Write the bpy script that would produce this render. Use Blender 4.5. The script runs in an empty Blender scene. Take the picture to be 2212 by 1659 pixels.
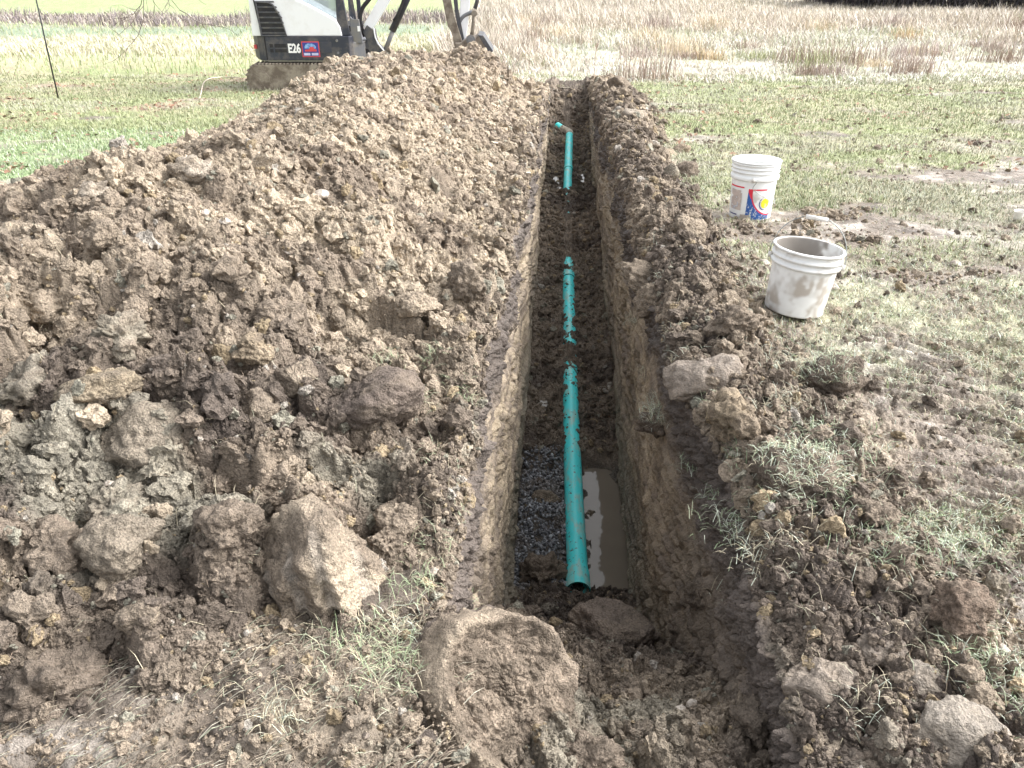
import bpy, bmesh, math
import numpy as np
from mathutils import Vector
R = math.radians
C = bpy.context.scene.collection
rng = np.random.default_rng(7)

# ------------------------------------------------------------------ camera, world, sun, exposure
CH = 1.52
TH = R(30.0)
cam_d = bpy.data.cameras.new('camera'); cam = bpy.data.objects.new('camera', cam_d); C.objects.link(cam)
cam.location = (0, 0, CH); cam.rotation_euler = (R(60.0), 0, 0)
cam_d.sensor_width = 36.0; cam_d.lens = 36.0 * 1737.0 / 2212.0
cam_d.clip_start = 0.05; cam_d.clip_end = 1000
sc = bpy.context.scene; sc.camera = cam
w = bpy.data.worlds.new("World"); sc.world = w; w.use_nodes = True
nt = w.node_tree; bg = nt.nodes['Background']
sky = nt.nodes.new('ShaderNodeTexSky'); sky.sky_type = 'NISHITA'; sky.sun_disc = False
sky.sun_elevation = R(42); sky.sun_rotation = R(82); sky.dust_density = 5.0; sky.air_density = 1.0
hs = nt.nodes.new('ShaderNodeHueSaturation'); hs.inputs['Saturation'].default_value = 0.18
nt.links.new(sky.outputs[0], hs.inputs['Color']); nt.links.new(hs.outputs[0], bg.inputs[0])
bg.inputs[1].default_value = 0.15
sd = bpy.data.lights.new('sun', 'SUN'); sun = bpy.data.objects.new('sun', sd); C.objects.link(sun)
sd.energy = 0.75; sd.angle = R(50); sd.color = (1.0, 0.985, 0.965)
_az = R(82); _el = R(42)
sdir = Vector((math.sin(_az) * math.cos(_el), math.cos(_az) * math.cos(_el), math.sin(_el)))
sun.rotation_euler = (-sdir).to_track_quat('-Z', 'Y').to_euler()
sc.view_settings.view_transform = 'Standard'; sc.view_settings.look = 'None'
sc.view_settings.exposure = 1.72; sc.view_settings.gamma = 1.0
sc.cycles.max_bounces = 12; sc.cycles.diffuse_bounces = 6

# ------------------------------------------------------------------ numpy noise
_T2 = np.random.default_rng(11).random((256, 256)).astype(np.float32) * 2 - 1
_T3 = np.random.default_rng(12).random((64, 64, 64)).astype(np.float32) * 2 - 1
_J = np.random.default_rng(13).random((6, 256, 256)).astype(np.float32)

def noise2(x, y, s=0):
    x = np.asarray(x, float) + s * 17.31; y = np.asarray(y, float) + s * 9.77
    xi = np.floor(x).astype(np.int64); yi = np.floor(y).astype(np.int64)
    fx = x - xi; fy = y - yi
    fx = fx * fx * (3 - 2 * fx); fy = fy * fy * (3 - 2 * fy)
    a = xi & 255; b = yi & 255; a1 = (a + 1) & 255; b1 = (b + 1) & 255
    return (_T2[a, b] * (1 - fx) + _T2[a1, b] * fx) * (1 - fy) + (_T2[a, b1] * (1 - fx) + _T2[a1, b1] * fx) * fy

def fbm(x, y, s=0, o=4):
    r = 0; a = 1.0; t = 0
    for i in range(o):
        r = r + a * noise2(x * 2.03 ** i, y * 2.03 ** i, s + i * 3.7); t += a; a *= .55
    return r / t

def noise3(p, s=0):
    q = p + s * 7.13
    i = np.floor(q).astype(np.int64); f = q - i; f = f * f * (3 - 2 * f)
    i0 = i & 63; i1 = (i0 + 1) & 63
    X, Y, Z = i0.T; X1, Y1, Z1 = i1.T; fx, fy, fz = f.T
    l = lambda a, b, t: a + (b - a) * t
    return l(l(l(_T3[X, Y, Z], _T3[X1, Y, Z], fx), l(_T3[X, Y1, Z], _T3[X1, Y1, Z], fx), fy),
             l(l(_T3[X, Y, Z1], _T3[X1, Y, Z1], fx), l(_T3[X, Y1, Z1], _T3[X1, Y1, Z1], fx), fy), fz)

def sstep(a, b, x):
    t = np.clip((x - a) / (b - a), 0, 1); return t * t * (3 - 2 * t)

def lumps(x, y, cell, s=0, tilt=.7, crack=.35):
    """cellular soil lumps: every cell is a tilted, domed clod, cracks between; result in metres"""
    x = np.asarray(x, float) / cell + s * 5.3; y = np.asarray(y, float) / cell + s * 2.9
    wx = x + .35 * noise2(x * 1.3, y * 1.3, s + 1); wy = y + .35 * noise2(x * 1.3, y * 1.3, s + 2)
    xi = np.floor(wx).astype(np.int64); yi = np.floor(wy).astype(np.int64)
    b1 = np.full(x.shape, 9.); b2 = np.full(x.shape, 9.); h = np.zeros(x.shape)
    for dx in (-1, 0, 1):
        for dy in (-1, 0, 1):
            cx = xi + dx; cy = yi + dy; a = (cx + int(s * 31)) & 255; b = (cy + int(s * 57)) & 255
            px = cx + _J[0][a, b] - wx; py = cy + _J[1][a, b] - wy
            d = np.sqrt(px * px + py * py)
            hh = _J[2][a, b] * .9 + tilt * (px * (_J[3][a, b] - .5) + py * (_J[4][a, b] - .5)) * 2 - .45 * d * d
            m = d < b1
            b2 = np.where(m, b1, np.minimum(b2, d)); h = np.where(m, hh, h); b1 = np.where(m, d, b1)
    e = sstep(0, .30, b2 - b1) ** .7
    return cell * ((h - .1) * (.25 + .75 * e) - .2 - crack * (1 - e))

# ------------------------------------------------------------------ mesh helpers
def mesh_from(name, V, F, col=None, mat=None, smooth=False, parent=None, midx=None):
    V = np.asarray(V, np.float32); F = np.asarray(F, np.int32)
    me = bpy.data.meshes.new(name)
    me.vertices.add(len(V)); me.vertices.foreach_set('co', V.ravel())
    k = F.shape[1]
    me.loops.add(F.size); me.loops.foreach_set('vertex_index', F.ravel())
    me.polygons.add(len(F)); me.polygons.foreach_set('loop_start', np.arange(0, F.size, k, dtype=np.int32))
    try: me.polygons.foreach_set('loop_total', np.full(len(F), k, np.int32))
    except Exception: pass
    me.update(calc_edges=True)
    me.polygons.foreach_set('use_smooth', np.full(len(F), smooth, bool))
    if col is not None:
        ca = me.color_attributes.new('Col', 'FLOAT_COLOR', 'POINT')
        c = np.ones((len(V), 4), np.float32); c[:, :3] = np.clip(col, 0.01, .9); ca.data.foreach_set('color', c.ravel())
    if mat is not None:
        for m in (mat if isinstance(mat, (list, tuple)) else [mat]): me.materials.append(m)
    if midx is not None: me.polygons.foreach_set('material_index', np.asarray(midx, np.int32))
    me.validate()
    o = bpy.data.objects.new(name, me); C.objects.link(o)
    if parent is not None: o.parent = parent
    return o

def grid_faces(nr, nc, keep=None):
    i = np.arange(nr - 1)[:, None] * nc + np.arange(nc - 1)[None, :]
    if keep is not None: i = i[keep]
    i = i.ravel()
    return np.stack([i, i + 1, i + nc + 1, i + nc], 1)

def tag(o, label=None, cat=None, group=None, kind=None):
    if label: o['label'] = label
    if cat: o['category'] = cat
    if group: o['group'] = group
    if kind: o['kind'] = kind
    return o

def empty(name, loc, label, cat, group=None, rz=0):
    o = bpy.data.objects.new(name, None); C.objects.link(o); o.location = loc; o.rotation_euler.z = rz
    o.empty_display_size = .1
    return tag(o, label, cat, group)

def from_bm(name, bm, mat, parent=None, smooth=False, bevel=0):
    me = bpy.data.meshes.new(name)
    bmesh.ops.recalc_face_normals(bm, faces=bm.faces[:])
    if bevel:
        es = [e for e in bm.edges if len(e.link_faces) == 2 and e.calc_face_angle(0) > .5]
        bmesh.ops.bevel(bm, geom=es, offset=bevel, segments=2, affect='EDGES', profile=.6)
    bm.to_mesh(me); bm.free(); me.materials.append(mat)
    if smooth: me.polygons.foreach_set('use_smooth', [True] * len(me.polygons))
    o = bpy.data.objects.new(name, me); C.objects.link(o)
    if parent is not None: o.parent = parent
    return o

def bm_box(bm, x0, x1, y0, y1, z0, z1):
    v = [bm.verts.new((x, y, z)) for z in (z0, z1) for x, y in ((x0, y0), (x1, y0), (x1, y1), (x0, y1))]
    for f in ((0, 1, 2, 3), (4, 5, 6, 7), (0, 1, 5, 4), (1, 2, 6, 5), (2, 3, 7, 6), (3, 0, 4, 7)): bm.faces.new([v[i] for i in f])

def bm_prism(bm, pts, y0, y1):
    """polygon in x-z extruded along y"""
    a = [bm.verts.new((p[0], y0, p[1])) for p in pts]; b = [bm.verts.new((p[0], y1, p[1])) for p in pts]
    bm.faces.new(a); bm.faces.new(b[::-1]); n = len(pts)
    for i in range(n): bm.faces.new([a[i], a[(i + 1) % n], b[(i + 1) % n], b[i]])

def bm_tube(bm, pts, rad, n=10, caps=True):
    pts = [Vector(p) for p in pts]; rings = []
    up = Vector((0, 0, 1)); prev = None
    for i, p in enumerate(pts):
        t = (pts[min(i + 1, len(pts) - 1)] - pts[max(i - 1, 0)]).normalized()
        if prev is None:
            a = t.cross(up if abs(t.z) < .9 else Vector((1, 0, 0))).normalized()
        else: a = (prev - t * prev.dot(t)).normalized()
        prev = a; b = t.cross(a); r = rad[i] if hasattr(rad, '__len__') else rad
        rings.append([bm.verts.new(p + (a * math.cos(k * 2 * math.pi / n) + b * math.sin(k * 2 * math.pi / n)) * r) for k in range(n)])
    for u, v in zip(rings, rings[1:]):
        for k in range(n): bm.faces.new([u[k], u[(k + 1) % n], v[(k + 1) % n], v[k]])
    if caps: bm.faces.new(rings[0]); bm.faces.new(rings[-1][::-1])

def bm_cyl_y(bm, x, z, y0, y1, r, n=24):
    bm_tube(bm, [(x, y0, z), (x, y1, z)], r, n)

def smooth_path(pts, k=6):
    P = [Vector(p) for p in pts]; out = []
    Q = [P[0] * 2 - P[1]] + P + [P[-1] * 2 - P[-2]]
    for i in range(1, len(Q) - 2):
        a, b, c, d = Q[i - 1:i + 3]
        for j in range(k):
            t = j / k
            out.append(.5 * ((2 * b) + (c - a) * t + (2 * a - 5 * b + 4 * c - d) * t * t + (3 * b - a - 3 * c + d) * t ** 3))
    return out + [P[-1]]

# ------------------------------------------------------------------ materials
def mat_base(name):
    m = bpy.data.materials.new(name); m.use_nodes = True
    return m, m.node_tree, m.node_tree.nodes['Principled BSDF']

def nz(t, scale, detail=4, rough=.6, dims=None, coord=None):
    n = t.nodes.new('ShaderNodeTexNoise'); n.inputs['Scale'].default_value = scale
    n.inputs['Detail'].default_value = detail; n.inputs['Roughness'].default_value = rough
    if coord is not None: t.links.new(coord, n.inputs['Vector'])
    return n

def m_soil(name, bump=1.0, rough=.9, grain=1.0, spec=.25, wet=0.0):
    m, t, b = mat_base(name); L = t.links.new
    tc = t.nodes.new('ShaderNodeTexCoord'); co = tc.outputs['Object']
    at = t.nodes.new('ShaderNodeAttribute'); at.attribute_name = 'Col'
    n1 = nz(t, 9, 5, .65, coord=co); n2 = nz(t, 140, 3, .7, coord=co); n3 = nz(t, 38, 4, .65, coord=co)
    r1 = t.nodes.new('ShaderNodeMapRange'); r1.inputs['From Min'].default_value = .3; r1.inputs['From Max'].default_value = .7
    r1.inputs['To Min'].default_value = .72; r1.inputs['To Max'].default_value = 1.28; L(n1.outputs[0], r1.inputs['Value'])
    r2 = t.nodes.new('ShaderNodeMapRange'); r2.inputs['From Min'].default_value = .3; r2.inputs['From Max'].default_value = .72
    r2.inputs['To Min'].default_value = 1 - .4 * grain; r2.inputs['To Max'].default_value = 1 + .42 * grain; L(n2.outputs[0], r2.inputs['Value'])
    mu = t.nodes.new('ShaderNodeMath'); mu.operation = 'MULTIPLY'; L(r1.outputs[0], mu.inputs[0]); L(r2.outputs[0], mu.inputs[1])
    vm = t.nodes.new('ShaderNodeVectorMath'); vm.operation = 'SCALE'; L(at.outputs['Color'], vm.inputs[0]); L(mu.outputs[0], vm.inputs['Scale'])
    L(vm.outputs[0], b.inputs['Base Color'])
    ad = t.nodes.new('ShaderNodeMath'); ad.operation = 'MULTIPLY_ADD'; L(n3.outputs[0], ad.inputs[0]); ad.inputs[1].default_value = 2.2; L(n2.outputs[0], ad.inputs[2])
    bp = t.nodes.new('ShaderNodeBump'); bp.inputs['Strength'].default_value = 1.0; bp.inputs['Distance'].default_value = .016 * bump
    L(ad.outputs[0], bp.inputs['Height']); L(bp.outputs[0], b.inputs['Normal'])
    b.inputs['Roughness'].default_value = rough; b.inputs['Specular IOR Level'].default_value = spec
    if wet:
        rr = t.nodes.new('ShaderNodeMapRange'); rr.inputs['From Min'].default_value = .42; rr.inputs['From Max'].default_value = .62
        rr.inputs['To Min'].default_value = rough; rr.inputs['To Max'].default_value = rough - wet; L(n3.outputs[0], rr.inputs['Value']); L(rr.outputs[0], b.inputs['Roughness'])
    return m

def m_blade(name, rough=.6):
    m, t, b = mat_base(name)
    at = t.nodes.new('ShaderNodeAttribute'); at.attribute_name = 'Col'
    t.links.new(at.outputs['Color'], b.inputs['Base Color'])
    b.inputs['Roughness'].default_value = rough; b.inputs['Specular IOR Level'].default_value = .3
    return m

def m_plain(name, col, rough=.5, metal=0, dirt=None, dscale=6, damt=.5, spec=.5, bump=0, dlow=.45, dhigh=.65, dscale2=None):
    """painted/plastic/metal surface with irregular dirt of its own"""
    m, t, b = mat_base(name); L = t.links.new
    b.inputs['Roughness'].default_value = rough; b.inputs['Metallic'].default_value = metal; b.inputs['Specular IOR Level'].default_value = spec
    tc = t.nodes.new('ShaderNodeTexCoord'); n = nz(t, dscale, 7, .68, coord=tc.outputs['Object'])
    mr = t.nodes.new('ShaderNodeMapRange'); mr.inputs['From Min'].default_value = dlow; mr.inputs['From Max'].default_value = dhigh
    mr.inputs['To Min'].default_value = 0; mr.inputs['To Max'].default_value = damt; L(n.outputs[0], mr.inputs['Value'])
    mx = t.nodes.new('ShaderNodeMix'); mx.data_type = 'RGBA'
    L(mr.outputs[0], mx.inputs['Factor']); mx.inputs['A'].default_value = (*col, 1)
    mx.inputs['B'].default_value = (*(dirt or tuple(c * .7 for c in col)), 1)
    L(mx.outputs['Result'], b.inputs['Base Color'])
    r2 = t.nodes.new('ShaderNodeMapRange'); r2.inputs['To Min'].default_value = rough; r2.inputs['To Max'].default_value = min(1, rough + .4); L(mr.outputs[0], r2.inputs['Value']); L(r2.outputs[0], b.inputs['Roughness'])
    if bump:
        bp = t.nodes.new('ShaderNodeBump'); bp.inputs['Distance'].default_value = bump; bp.inputs['Strength'].default_value = .6
        n2 = nz(t, dscale * 9, 4, .6, coord=tc.outputs['Object']); L(n2.outputs[0], bp.inputs['Height']); L(bp.outputs[0], b.inputs['Normal'])
    return m

def m_attr_plastic(name, rough=.45, spec=.4):
    m, t, b = mat_base(name)
    at = t.nodes.new('ShaderNodeAttribute'); at.attribute_name = 'Col'
    t.links.new(at.outputs['Color'], b.inputs['Base Color']); b.inputs['Roughness'].default_value = rough; b.inputs['Specular IOR Level'].default_value = spec
    return m

SOIL = m_soil('soil', 1.0, .92, 1.0, .2)
CLOD = m_soil('clod_soil', 1.0, .92, 1.0, .2)
WALL = m_soil('cut_clay', .7, .7, .6, .35, .2)
MUD = m_soil('wet_mud', .55, .75, .7, .4, .42)
STONE = m_soil('stone', .25, .6, .5, .4)
BLADE = m_blade('grass_blade', .65)

# palette (linear albedo)
TAN = np.array([.465, .385, .292]); BROWN = np.array([.242, .196, .152]); DARK = np.array([.116, .095, .081]); GREY = np.array([.35, .33, .265])
PALE = np.array([.52, .47, .41]); OCHRE = np.array([.41, .325, .215]); PURP = np.array([.135, .107, .10])
def mix(a, b, t):
    t = np.asarray(t)[..., None]; return a * (1 - t) + b * t

# ------------------------------------------------------------------ terrain functions
def prof(y): return np.interp(y, [-50, 3.5, 14, 25, 40, 57, 100, 400], [0, 0, -.95, -1.7, -2.35, -2.98, -4.2, -9])
def xL(y): return .005 + .06 * (y - 3.15)
def xR(y): return xL(y) + .60
def lipL(y): return xL(y) - .07 + .035 * noise2(y * 1.7, 0, 4) + .02 * noise2(y * 6, 0, 5) - .03 * sstep(1.8, 1.0, y)
def lipR(y): return xR(y) + .05 + .035 * noise2(y * 1.5, 3, 6) + .025 * noise2(y * 6, 3, 7) + .11 * sstep(3.4, 1.8, y)
Y0, Y1 = .45, 14.6
def gz_base(x, y):
    return prof(y) + .04 * fbm(x * .35, y * .35, 21, 3) * sstep(3, 9, np.abs(x) + y * .5) + .010 * fbm(x * 2.2, y * 2.2, 22, 3)

def grassmask(x, y):
    """0 mud ... 1 grass on the ground right of the trench and the lawn left"""
    n = fbm(x * 1.1, y * 1.1, 31, 4); n2 = fbm(x * 4.5, y * 4.5, 33, 3)
    base = np.interp(y, [0, 1.5, 2.6, 3.3, 4.2, 5.5, 7.5, 12, 60], [-.32, -.22, -.03, .20, .20, .15, .26, .50, .6])
    base = base - .35 * sstep(.12, .45, fbm(x * .7, y * 1.9, 34, 3)) * sstep(3, 4, y) - .3 * np.exp(-((y - 8.6 - .12 * (x - 2)) / .30) ** 2) * (x < 3.6) * (x > 0) - .22 * np.exp(-((y - 6.6 + .35 * (x - 3)) / .45) ** 2) * (x > 1.6) * (x < 4.6)
    base = base + .45 * np.exp(-(((x - 2.35) / .5) ** 2 + ((y - 2.7) / .9) ** 2))
    base = base + .75 * np.exp(-(((x - .98) / .17) ** 2 + ((y - 2.15) / .22) ** 2))
    base = base + .6 * np.exp(-(((x - 1.25) / .5) ** 2 + ((y - 1.80) / .12) ** 2))
    base = base + .5 * np.exp(-(((x - 1.05) / .3) ** 2 + ((y - 2.95) / .3) ** 2))
    base = np.where(x < 0, base + .15, base)
    return sstep(-.12, .38, base + .42 * n + .25 * n2)

def mudamp(x, y): return np.interp(y, [0, 3, 5, 8, 15, 40], [1, .8, .45, .3, .35, .0])
def gz(x, y, detail=True):
    z = gz_base(x, y)
    if detail:
        a = mudamp(x, y); side = sstep(.9, 1.25, x - .06 * y)
        z = z + a * (.22 * lumps(x, y, .13, 1, .6, .2) + .30 * lumps(x, y, .05, 2, .6, .25)) * (1 - .35 * side)
        # tyre / track cleat prints in the mud right of the trench
        tr = sstep(1.15, 1.45, x) * sstep(3.3, 2.9, y + .25 * (x - 1.5)) * sstep(1.55, 1.9, y)
        ph = (y * 1.0 + x * .35) / .085 + .7 * noise2(x * 3, y * 3, 8)
        z = z + tr * .014 * np.clip(np.sin(ph * 2 * np.pi) * 2, -1, 1) * (.6 + .4 * noise2(x * 5, y * 5, 9))
        z = z + .35 * lumps(x, y, .022, 3, .6, .3) * np.clip(a, 0, 1) * sstep(6, 3, y)
        # rut running to the right
        rt = np.exp(-((y - (2.93 + .1 * (x - 2))) / .035) ** 2) * sstep(1.6, 2.0, x); z = z - .05 * rt * (.7 + .5 * noise2(x * 6, 0, 14))
    return z

def heap_xr(y): return lipL(y) - .035 - .03 * noise2(y * 1.1, 7, 41) - .22 * sstep(1.9, 1.3, y)
def heap_xl(y): return np.interp(y, [0, 1, 3, 4, 4.6, 5.2, 6, 7, 9, 11, 12.5, 14], [-4.4, -4.4, -4.2, -3.8, -3.5, -3.25, -3.05, -2.9, -2.85, -2.95, -2.6, -1.3]) + .15 * noise2(y * 1.3, 0, 43)
def heapH(x, y):
    xl = heap_xl(y); xr = heap_xr(y)
    toe = y - .10 * noise2(x * 2.3, 1, 44) - .12 * sstep(-.7, -.1, x)
    A = np.interp(toe, [1.12, 1.3, 1.7, 2.4, 3.5, 5, 7, 9, 10.5, 12.3, 13.3, 14.2], [0, .11, .18, .34, .48, .54, .51, .49, .54, .60, .50, 0])
    W = xr - xl; dr = (xr - x); dl = (x - xl)
    sh = sstep(0, 1, np.clip(dr / (.95 + .08 * y), 0, 1)) ** .8 * sstep(0, 1, np.clip(dl / (np.interp(y, [0, 6, 9, 14], [.62, .60, .26, .24]) * W), 0, 1)) ** .8
    H = A * sh
    H = H + .38 * np.exp(-(((x + .50) / .45) ** 2 + ((y - 12.6) / .7) ** 2)) * sstep(0, .1, H)
    H = np.maximum(H, .045 * sstep(0, .05, lipL(y) - x) * sstep(.55, .3, lipL(y) - x) * sstep(1.45, 1.8, y) * sstep(14.2, 13.8, y) * (1 + .5 * noise2(x * 6, y * 6, 40)))
    H = H * (1 + .22 * fbm(x * .9, y * .9, 45, 3)) + .07 * fbm(x * 2.1, y * 2.1, 46, 3) * sstep(0, .2, H)
    return H
HOLES = [(-.80, 1.83, .045, .16), (-1.10, 1.93, .05, .14), (-1.36, 2.0, .05, .14), (-1.25, 2.42, .05, .12), (-.47, 2.08, .04, .12), (-.62, 1.62, .035, .10), (-.86, 2.30, .04, .12), (-1.0, 1.62, .04, .10), (-.42, 1.73, .03, .10),
         (-.66, 2.75, .045, .12), (-1.55, 2.75, .05, .13), (-.33, 2.45, .035, .10), (-.95, 3.1, .05, .13), (-1.7, 3.3, .05, .12), (-.4, 3.4, .05, .12), (-1.2, 1.5, .04, .1), (-.15, 2.9, .035, .1), (-.75, 3.9, .05, .12), (-1.4, 4.3, .05, .12)]
def heap_det(x, y):
    H = heapH(x, y); m = sstep(-.005, .06, H)
    near = sstep(4.2, 2.2, y)
    d = (.22 + .36 * near) * lumps(x, y, .30, 4, .4, .2) + (.30 + .35 * near) * lumps(x, y, .12, 5, .4, .25) + .45 * lumps(x, y, .05, 6, .6, .32) + .55 * lumps(x, y, .022, 7, .9, .35) + .45 * lumps(x, y, .0105, 24, .9, .35) * sstep(5, 3, y) + .02 * fbm(x * 7, y * 7, 49, 3)
    wx_ = x + .03 * noise2(x * 16, y * 16, 142); wy_ = y + .02 * noise2(x * 16, y * 16, 143)
    for hx_, hy_, hs_, hd_ in HOLES: d = d - hd_ * np.exp(-((((wx_ - hx_) / (hs_ * 1.5)) ** 2 + ((wy_ - hy_) / hs_) ** 2) ** 2))
    return H, m, d
def surf_heap(x, y):
    H, m, d = heap_det(x, y)
    return gz_base(x, y) + H + m * (d + .06) - .06 * (1 - m)

def ridge_w(y): return np.interp(y, [.4, 1.2, 1.8, 2.6, 3.4, 4.35, 6, 8, 10.4, 12.5, 14, 15.5], [.9, .75, .45, .42, .42, .42, .42, .48, .62, .65, .5, .1]) + .08 * noise2(y * 1.6, 5, 47)
def ridgeH(x, y):
    xr = lipR(y); wv = ridge_w(y); s = (x - xr) / wv
    A = np.interp(y, [.4, 1.2, 1.6, 2.4, 3.5, 6, 9, 12, 13.5, 15], [.04, .03, .05, .08, .11, .13, .17, .22, .22, .05])
    A = A * (1 + .5 * fbm(x * 2.2, y * 2.2, 48, 3))
    return np.where((s > 0) & (s < 1), A * np.clip(np.sin(np.pi * np.clip(s, 0, 1) ** .75), 0, 1) ** .8, 0)
def surf_ridge(x, y):
    H = ridgeH(x, y); m = sstep(.0, .035, H)
    d = .30 * lumps(x, y, .17, 8, .7, .3) + .55 * lumps(x, y, .08, 9, .8, .4) + .6 * lumps(x, y, .035, 10, .8, .4) + .4 * lumps(x, y, .017, 11, .8, .35)
    return gz_base(x, y) + H + m * (d + .015) - .05 * (1 - m)

PX = lambda y: np.interp(y, [0, 3.15, 3.86, 4.71, 6.68, 10.3, 13.3], [.16, .346, .372, .41, .515, .72, .93])
PZ, PR = -1.48, .0565
WATER = -1.537
def floor_z(x, y, detail=True):
    t = (x - xL(y)) / .6
    yy = y + .10 * noise2(x * 6, y * 3, 51)
    l = np.interp(yy, [.4, 1.0, 1.3, 1.7, 2.1, 2.6, 2.9, 3.05, 3.2, 4.15, 4.32, 5.0, 7.3, 7.7, 8.6, 9.8, 10.2, 12.8, 13.6, 14.0, 14.35, 14.9],
                  [-.10, -.14, -.22, -.42, -.72, -1.14, -1.36, -1.46, -1.52, -1.52, -1.455, -1.465, -1.46, -1.415, -1.40, -1.415, -1.53, -1.52, -1.44, -1.25, -1.02, -.93])
    r = np.interp(yy, [.4, 1.0, 1.3, 1.7, 2.1, 2.6, 2.9, 3.05, 3.15, 4.1, 4.28, 5.0, 7.3, 7.7, 8.6, 9.8, 10.2, 12.8, 13.6, 14.0, 14.35, 14.9],
                  [-.10, -.14, -.24, -.48, -.80, -1.16, -1.38, -1.47, -1.60, -1.60, -1.45, -1.46, -1.46, -1.415, -1.40, -1.415, -1.53, -1.52, -1.44, -1.25, -1.02, -.93])
    z = l + (r - l) * sstep(.42, .62, t)
    z = z + .055 * sstep(.12, .5, fbm(x * 9, y * 5, 55, 3)) * sstep(3.1, 3.3, y) * sstep(4.4, 4.2, y) + .03 * sstep(.93, 1.0, t) * sstep(3, 3.2, y)
    z = z + .05 * np.exp(-((t - .0) / .12) ** 2) * sstep(4.3, 5, y) + .04 * np.exp(-((t - 1.0) / .1) ** 2) * sstep(4.3, 5, y)
    z = z - .10 * np.exp(-(((x - xL(y) - .10) / .09) ** 2 + ((y - 5.0) / .16) ** 2))
    z = z - .05 * np.exp(-(((t - .80) / .13) ** 2 + ((y - 10.9) / .5) ** 2)) - .04 * np.exp(-(((t - .2) / .13) ** 2 + ((y - 10.8) / .5) ** 2))
    # soil lying over the pipe in blotches
    px = np.abs(x - PX(y))
    cov = np.interp(y, [4.3, 4.7, 5.2, 5.6, 5.9, 6.3, 6.6, 7.3, 7.6, 7.9, 9.7, 10.0, 10.2], [-.08, -.028, -.004, .020, .016, .002, -.022, -.03, .0, .045, .035, .01, -.08])
    z = np.where(px < .09, np.maximum(z, (PZ + PR + cov + .06 * fbm(x * 14, y * 9, 54, 3)) - 4 * px * px - .02), z)
    if detail:
        dirt = np.where(y < 3.1, 1., np.where(y < 4.25, .35, .8))
        z = z + dirt * (.30 * lumps(x, y, .16, 12, .8, .3) * np.where(y < 3.2, 1., .4) + .45 * lumps(x, y, .075, 13, .8, .4) + .55 * lumps(x, y, .033, 14, .8, .4) + .4 * lumps(x, y, .016, 15, .8, .35))
    return z

def any_surf(x, y):
    x = np.atleast_1d(np.asarray(x, float)); y = np.atleast_1d(np.asarray(y, float))
    inside = (x > lipL(y)) & (x < lipR(y)) & (y > Y0) & (y < Y1)
    z = np.where(inside, floor_z(x, y, False), gz(x, y))
    hz = surf_heap(x, y); z = np.where((x <= lipL(y)) & (heapH(x, y) > .01), np.maximum(z, hz), z)
    rz_ = surf_ridge(x, y); z = np.where((x >= lipR(y)) & (ridgeH(x, y) > .005), np.maximum(z, rz_), z)
    return z

def hit(u, v):
    """where a sight line from the picture meets the ground (picture 2212 x 1659)"""
    a = (u - 1106) / 1737; b = (v - 829.5) / 1737
    d = np.array([a, math.cos(TH) - b * math.sin(TH), -math.sin(TH) - b * math.cos(TH)])
    t = np.concatenate([np.arange(.9, 6, .004), np.arange(6, 40, .03)])
    P = d[None] * t[:, None] + np.array([0, 0, CH])
    below = P[:, 2] < any_surf(P[:, 0], P[:, 1])
    k = int(np.argmax(below))
    return P[k], t[k]

# soil colour
def soil_col(x, y, s=0, dry=None):
    n = fbm(x * 2.3, y * 2.3, 61 + s, 4); n2 = fbm(x * 9, y * 9, 64 + s, 3); n3 = fbm(x * 1.2, y * 1.2, 66 + s, 3)
    if dry is None: dry = sstep(1.9, 3.6, y + .5 * n3)
    c = mix(DARK[None] * np.ones(x.shape + (1,)), BROWN, sstep(-.5, .3, n + .3 * n2))
    t = mix(BROWN * 1.15 * np.ones(x.shape + (1,)), TAN, sstep(-.45, .35, n + .5 * n2))
    c = mix(c, t, np.clip(dry * .9 + .12 + .25 * n2, 0, 1))
    c = mix(c, GREY * .95, .6 * sstep(.28, .45, fbm(x * 1.9, y * 1.9, 68 + s, 3)) * sstep(3.2, 2.2, y))
    return c

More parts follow.
